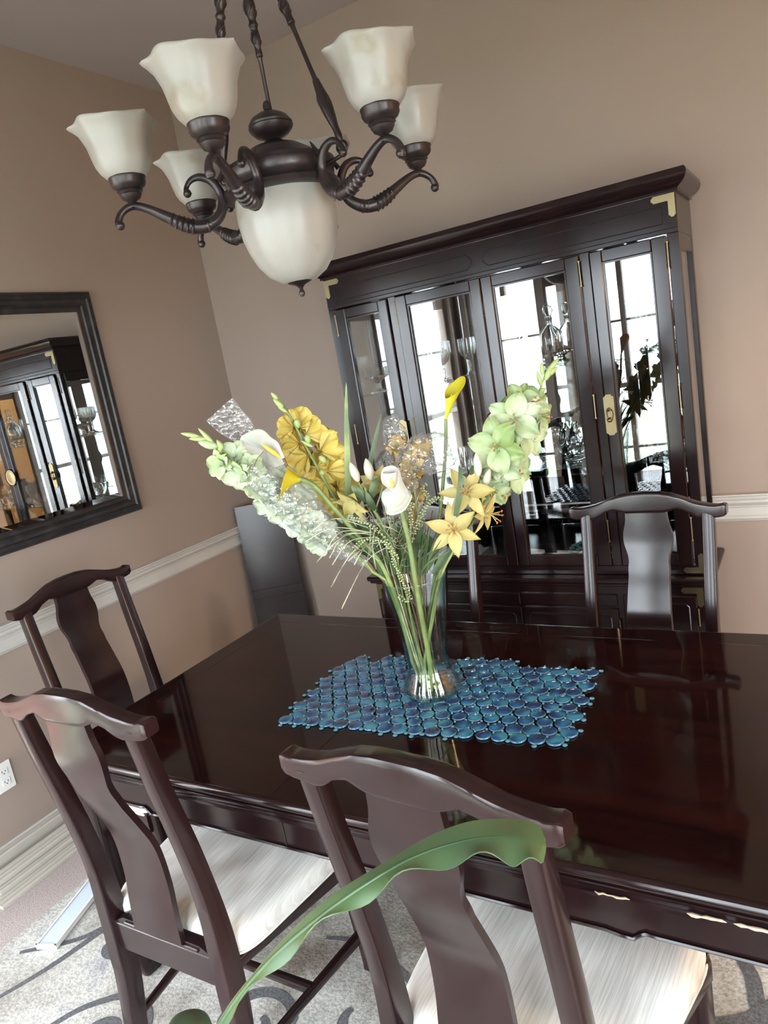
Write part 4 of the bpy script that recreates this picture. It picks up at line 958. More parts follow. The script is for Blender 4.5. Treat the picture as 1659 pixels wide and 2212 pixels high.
def blade(q, pts, w0, up=None, th=.0008):
    P = [Vector(p) for p in spl([tuple(p) for p in pts], 6)]; N = len(P)
    nn = Vector(up or -VIEWF)
    def fn(u, v):
        i = min(N-1, int(round(v*(N-1)))); t = (P[min(i+1, N-1)]-P[max(i-1, 0)]).normalized(); s_ = t.cross(nn).normalized()
        w = w0*(math.sin(PI*(.12+.88*v))**.7 if v < 1 else .02)
        return P[i]+s_*((u*2-1)*w)+nn*(-.15*w*(2*u-1)**2)
    q.grid(fn, 4, N-1, th)
TOCAM = lambda p: (CAMP-Vector(p)).normalized()
VB = (VX, VY, VZ+.012)

# right pale green gladiolus
g = thing('gladiolus', 'pale green gladiolus spike leaning right in front of the cabinet doors', 'flower', base_in_vase(.012, .0))
path = [base_in_vase(.012, .0), at(922, 1380, .02), at(950, 1235, .03), at(1020, 1130, .05), at(1090, 1000, .06), at(1150, 890, .06), at(1172, 825, .06), at(1186, 790, .06)]
P = spl([tuple(p) for p in path], 6); q = MB(); q.tube(P, [.0055-.003*i/len(P) for i in range(len(P))], 8); q.build('stem', m_stem, g, 60, world=True)
GL = [(1112, 905, .0, 50, (-.1, .1)), (1070, 965, -.02, 52, (-.2, .0)), (1122, 862, .03, 34, (.0, .4)), (1152, 872, .03, 36, (.5, .3)), (1172, 900, .05, 34, (1.2, -.4)), (1142, 940, .03, 44, (.8, -.1)), (1085, 1012, .0, 40, (-.1, -.5)), (1112, 1022, .04, 44, (.7, -.3)), (1062, 1058, .02, 36, (.1, -.5)), (1046, 1010, .03, 34, (-.9, .1)), (1082, 1062, .04, 30, (.6, -.6))]
for i, (x, y, d, rp, (fx, fz)) in enumerate(GL):
    c = at(x, y, d); face = TOCAM(c)+VIEWR*fx+Vector((0, 0, fz)); q = MB(); bloom(q, c, face, rp/817*1.18, 6, .32, .74, Wd=rp/817*.43, seed=i+1, ruf=.34, pw=1.0, nu=10, nv=10)
    b_ = q.build('blossom', m_pgreen, g, 60, world=True)
    q = MB(); stamens(q, c, face, .020, 4); q.build('stamens', [m_sage, m_anther], b_, 60, world=True)
for (x0, y0, x1, y1, r) in ((1170, 835, 1160, 800, 5), (1178, 822, 1192, 786, 7), (1186, 800, 1208, 772, 6), (1182, 812, 1205, 792, 6), (1160, 850, 1180, 838, 6), (1172, 812, 1170, 782, 5)):
    q = MB(); budmesh(q, at(x0, y0, .06), at(x1, y1, .06), r/817); q.build('bud', m_sage, g, 60, world=True)

# yellow lily spray on the right
l_ = thing('lily_spray', 'pale yellow lily stem with three open blooms low on the right of the bouquet', 'flower', base_in_vase(.020, -.012))
path = [base_in_vase(.020, -.012), at(925, 1400, -.01), at(948, 1260, -.02), at(985, 1180, -.02), at(1020, 1110, -.01), at(1035, 1065, .0)]
P = spl([tuple(p) for p in path], 6); q = MB(); q.tube(P, .0035, 8)
for (a, b_) in (((985, 1180), (982, 1150)), ((1020, 1110), (1055, 1120)), ((1035, 1065), (1033, 1022)), ((1035, 1065), (1050, 1055)), ((1020, 1110), (1010, 1065))):
    q.tube([at(*a, -.01), at(*b_, -.02)], .002, 6)
q.build('stem', m_stem, l_, 60, world=True)
for i, (x, y, d, rp, (fx, fz), sd) in enumerate([(1008, 1062, -.04, 62, (-.25, .15), .0), (979, 1145, -.06, 60, (-.15, .1), .55), (1052, 1108, -.02, 50, (1.3, -.7), .3)]):
    c = at(x, y, d); face = TOCAM(c)+VIEWR*fx+Vector((0, 0, fz)); q = MB(); bloom(q, c, face, rp/817*1.05, 6, .30, .80, Wd=rp/817*.235, seed=sd*3+i*.37, ruf=.05, cup=.35, pw=.9, tip=.5)
    b_ = q.build('blossom', m_lily, l_, 60, world=True)
    q = MB(); stamens(q, c, face, .036 if i == 2 else .026, 6); q.build('stamens', [m_lily, m_anther], b_, 60, world=True)
for (x0, y0, x1, y1, r) in ((1034, 1028, 1028, 978, 9), (1046, 1052, 1058, 1012, 8)):
    q = MB(); budmesh(q, at(x0, y0, -.03), at(x1, y1, -.03), r/817*1.05); q.build('bud', m_bud, l_, 60, world=True)
q = MB(); blade(q, [at(983, 1115, -.05), at(993, 1070, -.055), at(996, 1035, -.05), at(992, 1005, -.04)], .009)
blade(q, [at(1040, 1062, -.02), at(1050, 1078, -.03), at(1045, 1092, -.04)], .008)
blade(q, [at(1025, 1035, -.02), at(1018, 1020, -.03), at(1022, 1005, -.04)], .006)
q.build('leaf', m_leaf, l_, 60, world=True)

# lily spray in the centre left: ivory buds and pale blooms
l2 = thing('lily_spray', 'lily stem with two ivory buds and drooping pale blooms, centre of the bouquet', 'flower', base_in_vase(-.010, .006))
path = [base_in_vase(-.010, .006), at(898, 1380, .0), at(868, 1240, -.01), at(835, 1150, -.02), at(800, 1090, -.03), at(788, 1052, -.03)]
P = spl([tuple(p) for p in path], 6); q = MB(); q.tube(P, .0035, 8)
for a, b_ in (((800, 1090), (775, 1042)), ((800, 1090), (803, 1035)), ((800, 1090), (765, 1095)), ((810, 1105), (828, 1050))): q.tube([at(*a, -.03), at(*b_, -.03)], .002, 6)
q.build('stem', m_stem, l2, 60, world=True)
for (x0, y0, x1, y1, r) in ((774, 1040, 756, 998, 9), (802, 1036, 790, 990, 10)):
    q = MB(); budmesh(q, at(x0, y0, -.03), at(x1, y1, -.03), r/817*1.05); q.build('bud', m_bud, l2, 60, world=True)
for i, (x, y, d, rp, (fx, fz)) in enumerate([(762, 1085, -.04, 44, (-.9, -.9)), (818, 1038, .01, 34, (.2, .2)), (800, 1042, .01, 28, (-.6, .5))]):
    c = at(x, y, d); face = TOCAM(c)+VIEWR*fx+Vector((0, 0, fz)); q = MB(); bloom(q, c, face, rp/817*1.1, 6, .30, .6, Wd=rp/817*.32, seed=i+.4, ruf=.05, cup=.35, pw=.9, tip=.5)
    q.build('blossom', m_lily, l2, 60, world=True)
q = MB(); blade(q, [at(795, 1085, -.03), at(772, 1062, -.035), at(760, 1048, -.03)], .010); blade(q, [at(800, 1080, -.03), at(808, 1050, -.035), at(815, 1032, -.03)], .010)
blade(q, [at(812, 1105, -.03), at(800, 1085, -.04), at(790, 1062, -.04)], .009); q.build('leaf', m_leaf, l2, 60, world=True)

# calla lilies
def calla(name, label, base_off, stem_px, tipdir, R_, H_, m_p, spadix=True, face=None, srad=.0048, width=1.0, lean=.9):
    t = thing(name, label, 'flower', base_in_vase(*base_off)); pts = [base_in_vase(*base_off)]+stem_px; P = spl([tuple(p) for p in pts], 6)
    q = MB(); q.tube(P, [srad*(1+.15*math.sin(i)) if False else srad for i in range(len(P))], 10); q.build('stem', m_stem, t, 60, world=True)
    c = Vector(pts[-1]); ax = Vector(tipdir).normalized(); f = Vector(face or TOCAM(c)); f = (f-ax*f.dot(ax)).normalized(); s_ = ax.cross(f)
    def fn(u, v):
        a = -PI+2*PI*u; k = abs(u*2-1)   # k=1 at the overlap, facing f ; the long tongue at the back
        flare = v**1.6; hh = H_*(v*(.50+.50*((1+math.cos(a))/2)**.8)); tongue = ((1+math.cos(a))/2)
        rr_ = R_*(.10+.32*v+.58*flare*(.55+.45*tongue))*width
        dirv = (-f*math.cos(a)*lean+s_*math.sin(a))
        ov = .004*(u-.5)
        pt = c+ax*hh+dirv*(rr_+ov)
        if tongue > .6 and v > .8: pt += ax*H_*.14*((tongue-.6)/.4)**2*((v-.8)/.2)+f*(-.10*R_*((v-.8)/.2))
        return pt
    q = MB(); q.grid(fn, 36, 14, .0008); sp_ = q.build('spathe', m_p, t, 70, world=True)
    if spadix:
        q = MB(); budmesh(q, c+ax*H_*.15, c+ax*H_*.66, .0055); q.build('spadix', m_spadix, t, 60, world=True)
    return t
calla('calla_lily', 'upright yellow calla lily on a long stem in front of the second cabinet door', (.014, .012), [at(925, 1390, .03), at(940, 1235, .04), at(952, 1100, .04), at(962, 980, .04), at(963, 905, .04)], at(985, 815, .04)-at(963, 905, .04), .026, .102, m_ycalla, True, face=VIEWR*-.8-VIEWF*.6)
calla('calla_lily', 'drooping lemon-yellow calla lily facing left beside the large white one', (-.018, .002), [at(890, 1400, -.01), at(835, 1240, -.03), at(775, 1160, -.04), at(715, 1090, -.05), at(678, 1048, -.05), at(650, 1035, -.05)], at(596, 1030, -.055)-at(650, 1035, -.05)+Vector((0, 0, -.012)), .050, .058, m_ycalla, True, face=Vector((0, 0, 1)), srad=.0058)
# white calla in the centre: built from a rolled throat and a broad drooping lobe
t = thing('calla_lily', 'pure white calla lily facing the camera at the centre of the bouquet', 'flower', base_in_vase(.004, -.020))
pts = [base_in_vase(.004, -.020), at(928, 1430, -.03), at(905, 1300, -.05), at(885, 1180, -.06), at(866, 1098, -.06)]
q = MB(); q.tube(spl([tuple(p) for p in pts], 6), .0068, 10); q.build('stem', m_stem, t, 60, world=True)
OUT = [(842, 1006), (828, 1012), (823, 1030), (828, 1046), (838, 1052), (826, 1064), (824, 1078), (832, 1096), (836, 1110), (850, 1112), (868, 1106), (880, 1094), (889, 1076), (888, 1066), (876, 1052), (868, 1036), (862, 1016), (852, 1007)]
q = MB(); cen = at(856, 1062, -.085); ring = [at(x, y, -.075+.012*math.sin(i*.7)) for i, (x, y) in enumerate(OUT)]; ring = [Vector(p) for p in spl([tuple(p) for p in ring+[ring[0]]], 4)][:-1]
NR = len(ring)
def wf(u, v):
    k = u*NR; i = int(k) % NR; p = ring[i]; w = cen.lerp(p, v); bul = .016*(1-v*v)+.0035*math.sin(26*v)*(1 if p.z < cen.z else 0)*v
    return w-VIEWF*bul
q.grid(wf, NR, 10, .0009); q.build('spathe', m_wcalla, t, 70, world=True)
q = MB(); q.lathe([(.0002, -.008), (.008, -.006), (.013, .004), (.0165, .018), (.018, .030), (.0175, .034), (.015, .028), (.0002, .006)], 24, at(846, 1048, -.102), (at(842, 1005, -.105)-at(848, 1048, -.10))); th_ = q.build('throat', m_wcalla, t, 60, world=True)
q = MB(); budmesh(q, at(848, 1056, -.115), at(845, 1030, -.122), .0045); q.build('spadix', m_spadix, th_, 60, world=True)
# large white calla at the left
t = thing('calla_lily', 'large creamy white calla lily with yellow spadix at the left of the bouquet', 'flower', base_in_vase(-.022, .010))
pts = [base_in_vase(-.022, .010), at(880, 1400, .01), at(815, 1240, .0), at(735, 1160, -.01), at(650, 1070, -.02), at(622, 1012, -.03), at(612, 990, -.03)]
q = MB(); q.tube(spl([tuple(p) for p in pts], 6), .0036, 10); q.build('stem', m_brown, t, 60, world=True)
OUT = [(517, 957), (521, 945), (533, 934), (552, 928), (570, 931), (585, 943), (600, 955), (609, 975), (616, 992), (612, 1004), (596, 1010), (578, 1022), (560, 1020), (545, 1010), (536, 996), (524, 978)]
cen = at(572, 975, -.02); ring = [at(x, y, -.035+.012*math.cos(i*.9)) for i, (x, y) in enumerate(OUT)]; ring = [Vector(p) for p in spl([tuple(p) for p in ring+[ring[0]]], 4)][:-1]; NR2 = len(ring)
def wf2(u, v):
    p = ring[int(u*NR2) % NR2]; w = cen.lerp(p, v); return w+VIEWF*(.018*(1-v**1.5))+Vector((0, 0, .0016*math.sin(u*34)*v))
q = MB(); q.grid(wf2, NR2, 10, -.0009); q.build('spathe', m_wcalla, t, 70, world=True)
q = MB(); budmesh(q, at(606, 988, -.02), at(563, 958, -.035), .0058); q.build('spadix', m_spadix, t, 60, world=True)

# golden gladiolus seen from behind
g = thing('gladiolus', 'golden yellow gladiolus spike with ruffled blossoms, left of centre', 'flower', base_in_vase(-.014, .016))
path = [base_in_vase(-.014, .016), at(892, 1390, .04), at(845, 1235, .06), at(775, 1150, .06), at(720, 1070, .05), at(672, 985, .04), at(638, 920, .03), at(618, 885, .03), at(598, 857, .03)]
P = spl([tuple(p) for p in path], 6); q = MB(); q.tube(P, [.005-.0028*i/len(P) for i in range(len(P))], 8); q.build('stem', m_stem, g, 60, world=True)
YG = [(628, 925, 30, (-1.1, .2)), (650, 918, 36, (.4, .6)), (668, 935, 36, (.9, .3)), (640, 960, 34, (-1.2, -.1)), (658, 985, 36, (-1.0, -.3)), (700, 970, 44, (.9, .3)), (688, 1010, 40, (.2, -.3)), (715, 1015, 40, (.9, 0)), (700, 1045, 38, (-.5, -.5)), (738, 1055, 38, (.7, -.2)), (730, 1085, 34, (-.4, -.5))]
for i, (x, y, rp, (fx, fz)) in enumerate(YG):
    c = at(x, y, .06); face = VIEWF*.9+VIEWR*fx+Vector((0, 0, fz)); q = MB(); bloom(q, c, face, rp/817*1.2, 6, -.05, .62, Wd=rp/817*.58, seed=i+2, ruf=.22, cup=-.2, pw=1.3, nu=8)
    q.build('blossom', m_yglad, g, 60, world=True)
for (x0, y0, x1, y1, r) in ((600, 862, 585, 848, 5), (612, 880, 590, 862, 6), (620, 890, 600, 878, 4), (640, 905, 645, 925, 7), (662, 938, 668, 958, 7), (690, 985, 705, 1000, 7), (700, 1018, 690, 1025, 7), (675, 965, 650, 952, 4)):
    q = MB(); budmesh(q, at(x0, y0, .02), at(x1, y1, .02), r/817); q.build('bud', m_sage, g, 60, world=True)

# pale gladiolus on the far left
g = thing('gladiolus', 'long greenish-white gladiolus spike reaching furthest left below the plastic sleeve', 'flower', base_in_vase(-.026, -.004))
path = [base_in_vase(-.026, -.004), at(872, 1390, -.02), at(805, 1235, -.03), at(735, 1180, -.05), at(660, 1130, -.05), at(590, 1070, -.05), at(520, 1010, -.05), at(470, 965, -.05), at(425, 940, -.05), at(395, 936, -.05)]
P = spl([tuple(p) for p in path], 6); q = MB(); q.tube(P, [.0048-.003*i/len(P) for i in range(len(P))], 8); q.build('stem', m_stem, g, 60, world=True)
WG = [(478, 1002, 30, (-.8, .0)), (505, 985, 30, (-.3, .6)), (512, 1022, 34, (-.5, -.5)), (540, 1010, 32, (.1, -.1)), (548, 1045, 30, (-.4, -.6)), (565, 1055, 30, (.2, .2)), (580, 1085, 30, (-.3, -.5)), (600, 1075, 30, (.5, .3)), (610, 1105, 32, (-.3, -.4)), (630, 1090, 30, (.4, .5)), (640, 1130, 32, (-.4, -.5)), (655, 1108, 34, (.5, .3)), (672, 1130, 32, (.3, .1)), (675, 1158, 30, (-.4, -.6)), (698, 1150, 30, (.3, .1)), (690, 1175, 26, (-.3, -.8)), (605, 1030, 28, (.5, .8)), (650, 1070, 30, (.6, .8))]
for i, (x, y, rp, (fx, fz)) in enumerate(WG):
    c = at(x, y, -.05+.01*math.sin(i*2)); face = TOCAM(c)+VIEWR*fx+Vector((0, 0, fz)); q = MB(); bloom(q, c, face, rp/817*1.15, 6, .2, .62, Wd=rp/817*.48, seed=i+5, ruf=.28, cup=.3, pw=1.2)
    q.build('blossom', m_pgreen if i < 5 else m_pwhite, g, 60, world=True)
for (x0, y0, x1, y1, r) in ((428, 942, 390, 936, 5), (445, 948, 408, 948, 5), (462, 958, 428, 925, 5), (470, 965, 428, 955, 9), (482, 970, 468, 950, 6), (640, 1118, 570, 1114, 5), (470, 988, 478, 960, 6)):
    q = MB(); budmesh(q, at(x0, y0, -.05), at(x1, y1, -.05), r/817); q.build('bud', m_sage if r < 7 else m_pgreen, g, 60, world=True)

# blade leaves
for nm, lb, pts, w in (('blade_leaf', 'tall narrow green blade leaf rising straight up at the centre left', [at(752, 1180, .02), at(752, 1080, .02), at(750, 980, .02), at(748, 900, .02), at(748, 826, .02)], .008),
                       ('blade_leaf', 'narrow dark blade leaf slanting right behind the ivory buds', [at(770, 1120, .03), at(790, 1050, .03), at(806, 970, .03), at(824, 890, .03)], .008)):
    t = thing(nm, lb, 'leaf', base_in_vase(-.006 if w == .008 else 0, .02)); q = MB(); P = [base_in_vase(-.006, .02), at(893, 1390, .03), at(845, 1260, .03)]+pts
    q.tube(spl([tuple(p) for p in P[:4]], 6), .0022, 6); blade(q, P[2:], w); q.build('leaf_blade', m_leaf if 'dark' in lb else m_stem, t, 60, world=True)
# broad leaves at the rim
t = thing('foliage_spray', 'cluster of dark green pointed leaves spreading over the vase rim', 'leaves', base_in_vase(.004, .022))
q = MB()
for (a, b_, c_, w) in (((905, 1240), (930, 1190), (915, 1155), .022), ((935, 1240), (970, 1195), (1000, 1175), .012), ((830, 1240), (790, 1190), (745, 1135), .014), ((835, 1250), (800, 1215), (760, 1195), .010), ((850, 1240), (835, 1190), (825, 1140), .014), ((870, 1240), (870, 1180), (860, 1130), .012), ((860, 1240), (815, 1170), (770, 1120), .012), ((845, 1245), (760, 1160), (700, 1105), .010), ((890, 1240), (895, 1190), (915, 1135), .012)):
    blade(q, [at(*a, .0), at(*b_, .0), at(*c_, -.02)], w)
rb = random.Random(21)
for i in range(52):
    x0 = rb.uniform(825, 925); x1 = 870+(x0-870)*2.0+rb.uniform(-75, 35); y1 = rb.uniform(1095, 1190); d0 = rb.uniform(-.05, .05)
    blade(q, [at(x0, 1240, d0*.6), at((x0*.7+x1*.3), 1240-(1240-y1)*.5, d0), at(x1, y1, d0*1.6)], rb.uniform(.0014, .0036))
for (x, ox) in ((905, .004), (835, -.012), (870, .0), (850, .006)): q.tube([base_in_vase(ox, .022), at(x, 1240, .0)], .002, 6)
q.build('leaf_cluster', m_leaf, t, 60, world=True)
# curled bead sprigs
def sprig(lb, pts, d, r_=.0042, off=(0, .0)):
    t = thing('beaded_sprig', lb, 'sprig', base_in_vase(*off), 0, 'curly beaded sprigs'); P = [at(x, y, d) for x, y in pts]; PP = [Vector(p) for p in spl([tuple(p) for p in P], 10)]
    q = MB(); q.tube([base_in_vase(*off), at(880, 1330, 0)]+[at(860, 1240, d*.5)]+[PP[0]], .0013, 5); q.tube(PP, .001, 5); q.build('stem', m_stem, t, 60, world=True)
    q = MB(); L = 0; last = None
    for i, p in enumerate(PP):
        if last is None or (p-last).length > .0062:
            last = p; tt = (PP[min(i+1, len(PP)-1)]-PP[max(i-1, 0)]).normalized(); a = tt.cross(Vector((0, 0, 1))).normalized(); b_ = tt.cross(a)
            for ph in (0, PI):
                aa = i*1.3+ph; dv = a*math.cos(aa)+b_*math.sin(aa); c_ = p+dv*r_*1.0
                q.sphere(c_, r_*.62, 7, 5, (1, 1, .8))
    q.build('beads', m_berry, t, 60, world=True)
sprig('curly pale beaded sprig arching over the dark leaves below the drooping lily', [(860, 1205), (840, 1180), (815, 1165), (785, 1168), (765, 1185)], -.08, off=(-.004, -.02))
sprig('curly pale beaded sprig running left from the centre just under the pale blooms', [(845, 1195), (830, 1160), (800, 1135), (770, 1122), (748, 1115)], -.06, off=(-.008, -.02))
sprig('curly pale beaded sprig hanging straight down into the vase rim', [(848, 1185), (850, 1210), (860, 1235), (872, 1262), (885, 1290), (878, 1300), (862, 1288)], -.065, off=(-.002, -.02))
sprig('curly pale beaded sprig right of the thick white calla stem', [(882, 1160), (888, 1130), (886, 1105), (892, 1085)], -.05, off=(.002, -.022))
sprig('curly pale beaded sprig climbing right towards the yellow calla stem', [(890, 1170), (905, 1120), (925, 1090), (945, 1075), (958, 1080)], -.02, off=(.006, -.018))
sprig('curly pale beaded sprig standing upright in front of the amber sleeve', [(905, 1150), (918, 1100), (925, 1075), (912, 1055), (922, 1045)], .0, off=(.009, -.015))
sprig('short curly pale beaded sprig in the shaded heart of the bouquet', [(850, 1200), (850, 1165), (845, 1130), (850, 1100)], -.02, off=(-.006, -.017))
# grass wisps
t = thing('grass_spray', 'spray of thin dry grass wisps spilling down left over the vase rim', 'grass', base_in_vase(-.008, -.024)); q = MB(); rr = random.Random(11)
for (a, b_, c_) in (((800, 1150), (740, 1160), (683, 1215)), ((805, 1150), (735, 1150), (700, 1200)), ((805, 1155), (745, 1155), (712, 1205)), ((810, 1160), (755, 1170), (718, 1220)), ((815, 1165), (790, 1180), (752, 1212)), ((820, 1165), (790, 1180), (765, 1220)), ((830, 1170), (765, 1190), (715, 1268)), ((840, 1180), (790, 1215), (738, 1315)), ((800, 1150), (720, 1140), (660, 1170)), ((795, 1140), (720, 1120), (670, 1150)), ((810, 1140), (805, 1180), (812, 1230)), ((800, 1130), (730, 1120), (700, 1130))):
    P = spl([tuple(at(*a, -.05)), tuple(at(*b_, -.08)), tuple(at(*c_, -.09))], 10); q.tube(P, [.0008+.0008*(i/len(P)) for i in range(len(P))], 5)
for i in range(34):
    x0 = rr.uniform(790, 900); y0 = rr.uniform(1150, 1230); x1 = x0+rr.uniform(-90, 50); y1 = y0-rr.uniform(20, 110); d = rr.uniform(-.06, .04)
    P = spl([tuple(at(x0, y0, d)), tuple(at((x0+x1)/2+rr.uniform(-12, 12), (y0+y1)/2, d)), tuple(at(x1, y1, d+rr.uniform(-.03, .03)))], 6); q.tube(P, .0007, 4)
for i in range(10):
    cx, cy = rr.uniform(780, 900), rr.uniform(1110, 1220); d = rr.uniform(-.07, -.03); r = rr.uniform(8, 18)
    q.tube([at(cx+r*math.cos(a), cy+r*.8*math.sin(a), d) for a in [k*.4 for k in range(13)]], .0006, 4)
for k in range(2): q.tube([base_in_vase(-.010+.003*k, -.024), at(840+8*k, 1240, -.03), at(815+14*k, 1160, -.04)], .0012, 5)
q.build('wisps', m_wisp, t, 60, world=True)
# brown twigs inside the bouquet and the vase
t = thing('brown_twigs', 'bunch of thin brown twigs among the stems inside the vase', 'twigs', base_in_vase(-.016, .008)); q = MB()
for i in range(12):
    x = 830+rr.uniform(0, 90); q.tube([base_in_vase(-.016+.001*i, .008), at(x, 1240, rr.uniform(-.03, .05)), at(x+(x-875)*1.2, rr.uniform(1080, 1150), rr.uniform(-.03, .05))], .0014, 5)
q.tube([at(545, 1016, -.06), at(556, 990, -.07), at(570, 975, -.075)], .001, 5)
q.build('twig_bundle', m_brown, t, 60, world=True)
# thick stems standing in the vase
t = thing('cut_stem', 'thick pale green cut stem crossing the others inside the vase', 'stem', base_in_vase(.002, -.028)); q = MB()
q.tube(spl([tuple(base_in_vase(.002, -.028)), tuple(at(918, 1430, -.01)), tuple(at(935, 1330, .01)), tuple(at(955, 1215, .02))], 6), .0055, 10)
q.tube(spl([tuple(base_in_vase(.03, -.01)), tuple(at(930, 1420, .0)), tuple(at(910, 1330, .0)), tuple(at(880, 1240, .0))], 6), .0028, 8)
q.build('stem', m_stem, t, 60, world=True)

# wrapped amber flowers and their sleeves
def wrapped(lb, base_off, pathpx, d, blooms):
    t = thing('gladiolus', lb, 'flower', base_in_vase(*base_off)); P = [base_in_vase(*base_off)]+[at(x, y, d) for x, y in pathpx]
    q = MB(); q.tube(spl([tuple(p) for p in P], 6), .003, 8); q.build('stem', m_stem, t, 60, world=True)
    for i, (x, y, rp) in enumerate(blooms):
        c = at(x, y, d); face = TOCAM(c)+VIEWR*math.sin(i*2.1)+Vector((0, 0, .4*math.cos(i*1.7))); q = MB(); bloom(q, c, face, rp/817*1.7, 6, .1, .5, Wd=rp/817*.8, seed=i+3, ruf=.4, pw=1.1); q.build('blossom', m_orange, t, 60, world=True)
    return t
wrapped('amber gladiolus wrapped in plastic directly behind the white centre calla', (.006, .016), [(905, 1380), (905, 1235), (890, 1150), (870, 1060), (858, 960)], .07, [(857, 965, 18), (862, 990, 22), (868, 1020, 22), (876, 1050, 22), (884, 1080, 22), (890, 1110, 20), (897, 1060, 18), (900, 1020, 14)])
wrapped('amber gladiolus tip folded over inside crumpled plastic above the white centre calla', (.010, .018), [(910, 1380), (912, 1235), (905, 1130), (895, 1050), (900, 990), (915, 975)], .03, [(890, 1000, 20), (898, 975, 20), (885, 1020, 18), (912, 968, 16)])
def sleeve(lb, rings, th=.0, seed=1, crumple=.004, n=40, open_top=True):
    """film tube through rings of (px,py,d, half width m, half depth m, tilt)"""
    t = thing('plastic_sleeve', lb, 'plastic wrap', tuple(at(rings[0][0], rings[0][1], rings[0][2]))); q = MB()
    R_ = spl([(*at(x, y, d), w, dp, tl) for x, y, d, w, dp, tl in rings], 6); M_ = len(R_); vs = []; fs = []
    for i, r in enumerate(R_):
        a_ = Vector(R_[max(i-1, 0)][:3]); b_ = Vector(R_[min(i+1, M_-1)][:3]); t_ = (b_-a_).normalized(); s_ = t_.cross(VIEWF).normalized(); c_ = Vector(r[:3])
        for k in range(n):
            an = 2*PI*k/n; p = c_+s_*(r[3]*math.cos(an))+VIEWF*(r[4]*math.sin(an))
            nz = noise.noise_vector(p*45+Vector((seed*7, 0, 0))); p = p+nz*crumple+noise.noise_vector(p*130)*crumple*.5; vs.append(p)
    for i in range(M_-1):
        for k in range(n): fs.append((i*n+k, i*n+(k+1) % n, (i+1)*n+(k+1) % n, (i+1)*n+k))
    q.add(vs, fs); q.build('film', m_film, t, 12 if crumple > .003 else 60, world=True); return t
sleeve('flat clear plastic sleeve sticking up left beyond the large white calla', [(560, 985, .0, .010, .006, 0), (545, 960, .0, .022, .006, 0), (520, 930, .0, .036, .005, 0), (493, 905, .0, .042, .003, 0), (474, 884, .0, .044, .002, 0)], crumple=.002, seed=2)
sleeve('clear plastic sleeve around the far left gladiolus', [(790, 1215, -.05, .012, .012, 0), (730, 1180, -.05, .028, .022, 0), (670, 1120, -.05, .050, .034, 0), (600, 1060, -.05, .048, .034, 0), (560, 1030, -.05, .040, .03, 0), (535, 1010, -.05, .032, .02, 0)], crumple=.004, seed=3)
sleeve('clear plastic sleeve standing around the amber gladiolus behind the white calla', [(905, 1200, .07, .014, .012, 0), (893, 1130, .07, .034, .026, 0), (875, 1050, .07, .034, .026, 0), (862, 980, .07, .032, .026, 0), (850, 930, .07, .030, .02, 0), (845, 898, .07, .016, .01, 0)], crumple=.006, seed=4)
sleeve('crumpled clear plastic bag bent over to the right above the white calla', [(885, 1060, .0, .020, .02, 0), (878, 1020, .0, .030, .03, 0), (888, 990, .0, .038, .034, 0), (915, 980, .0, .050, .036, 0), (945, 978, .0, .048, .034, 0), (968, 975, .0, .040, .026, 0), (980, 972, .0, .020, .012, 0)], crumple=.011, seed=5, n=48)

INVASE[0] = False
# ------------------------------------------------------------------ potted plant close to the camera
def atz(px, py, dist):
    r = Vector((((px-829.5)/F), ((py-1106)/F), 1)); return CAMP+(ROT.transposed() @ r)*dist
pp = thing('potted_plant', 'broad green houseplant leaf arching up in front of the nearest chair', 'plant', (2.42, -2.86, 0))
q = MB(); q.lathe([(.0002, 0), (.10, 0), (.105, .01), (.14, .24), (.15, .25), (.15, .28), (.138, .28), (.13, .24), (.0002, .235)], 40); q.build('pot', m_terra, pp, 30)
MB().lathe([(.0002, .245), (.131, .243)], 32).build('soil', m_soil, pp, 0)
LP = [(400, 2330, .80), (470, 2225, .76), (520, 2150, .74), (600, 2060, .72), (700, 1975, .71), (800, 1905, .70), (900, 1850, .70), (1000, 1818, .70), (1080, 1808, .70), (1135, 1812, .70), (1178, 1826, .70)]
mid = [Vector(p) for p in spl([tuple(atz(*p)) for p in LP], 6)]; NM = len(mid)
wtab = [(0, .003), (.10, .004), (.22, .0055), (.40, .0075), (.55, .010), (.70, .0135), (.85, .018), (.93, .0185), (.975, .013), (1.0, .004)]
CAMUP = Vector(-ROT[1]); CAMF = Vector(ROT[2])
def leaf_fn(u, v):
    i = min(NM-1, int(round(v*(NM-1)))); t = (mid[min(i+1, NM-1)]-mid[max(i-1, 0)]).normalized(); s_ = t.cross(CAMF).normalized()
    if s_.dot(CAMUP) < 0 and v < .8: s_ = -s_
    k = u*2-1; w = lerp_tab(wtab, v); ruf = .0075*math.sin(v*36)*abs(k)**2 if k < 0 else .002*math.sin(v*20)*k
    # most of the blade folds back from the viewer: the upper side is seen edge-on, the lower margin hangs
    return mid[i]+CAMF*(w*1.3*k)+s_*(w*(.50*k if k > 0 else .70*k)+ (ruf*.8 if k < 0 else ruf)*min(1, v*3))
q = MB(); q.grid(leaf_fn, 12, NM-1, .0012); lf = q.build('leaf', m_plant, pp, 60, world=True)
q = MB(); q.tube(mid[:int(NM*.9)], [.0036*(1-.8*i/NM) for i in range(int(NM*.9))], 8); q.build('midrib', m_plant, lf, 60, world=True)
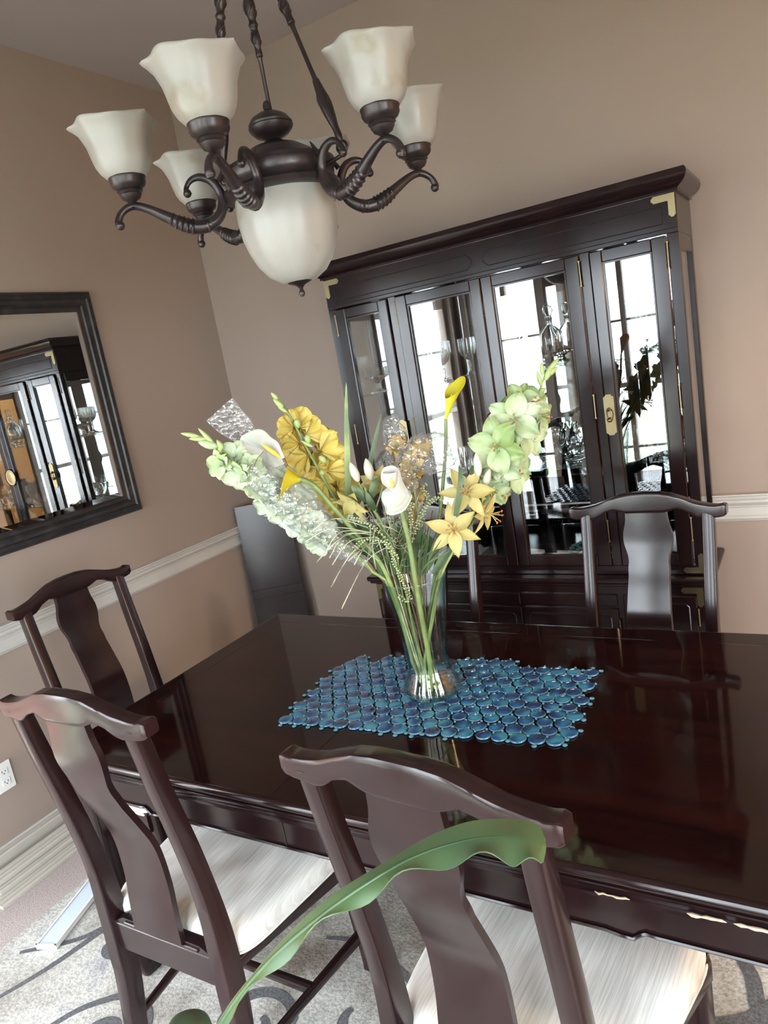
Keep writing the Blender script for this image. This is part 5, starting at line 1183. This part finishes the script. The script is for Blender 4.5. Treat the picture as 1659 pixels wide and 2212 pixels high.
q = MB(); q.tube(spl([tuple(mid[0]), (2.36, -2.84, .9), (2.41, -2.86, .5), (2.42, -2.86, .24)], 8), [.006]*25, 8) if False else q.tube(spl([tuple(mid[0]), (2.38, -2.84, .75), (2.42, -2.86, .24)], 8), .007, 8); q.build('stalk', m_sage, pp, 60, world=True)
LP2 = [(345, 2300, .80), (360, 2225, .80), (395, 2203, .80), (430, 2212, .79), (450, 2260, .78)]
m2 = [Vector(p) for p in spl([tuple(atz(*p)) for p in LP2], 6)]
def leaf2(u, v):
    i = min(len(m2)-1, int(round(v*(len(m2)-1)))); k = u*2-1; return m2[i]+CAMF*(.03*k)-CAMUP*(.01*k*k)
q = MB(); q.grid(leaf2, 8, len(m2)-1, .0012); q.build('leaf', m_plant, pp, 60, world=True)
q = MB(); q.tube(spl([tuple(m2[-1]), (2.36, -2.80, .8), (2.42, -2.86, .24)], 8), .005, 8); q.tube(spl([tuple(m2[0]), (2.34, -2.82, .8), (2.41, -2.86, .24)], 8), .004, 8); q.build('stalk', m_sage, pp, 60, world=True)

kc = thing('ceiling_lamp', 'round ceiling lamp in the yellow room beyond the right opening', 'lamp', (6.5, -1.6, 2.96))
MB().lathe([(.17, .21), (.18, .20), (.18, .17), (.16, .165), (.0002, .165)], 32).build('lamp_base', m_bronze, kc, 40)
MB().lathe([(.16, .19), (.168, .188), (.168, .20), (.16, .205)], 32).build('rim', m_brass, kc, 40)
# kitchen pendant that gives the warm light beyond the right opening
kp = thing('pendant_lamp', 'warm pendant lamp in the room beyond the right opening', 'lamp', (5.05, -.95, 2.05))
MB().lathe([(.03, .12), (.05, .10), (.16, 0), (.158, 0), (.048, .096), (.028, .115)], 32).build('lamp_shade', m_bronze, kp, 40)
MB().tube([(0, 0, .11), (0, 0, RZ1-2.05)], .004, 8).build('cord', m_bronze, kp, 40)
SC.cycles.max_bounces = 12; SC.cycles.transparent_max_bounces = 24; SC.cycles.transmission_bounces = 12; SC.cycles.glossy_bounces = 6
SC.cycles.sample_clamp_indirect = 8; SC.cycles.caustics_reflective = False; SC.cycles.caustics_refractive = False; SC.cycles.use_denoising = True
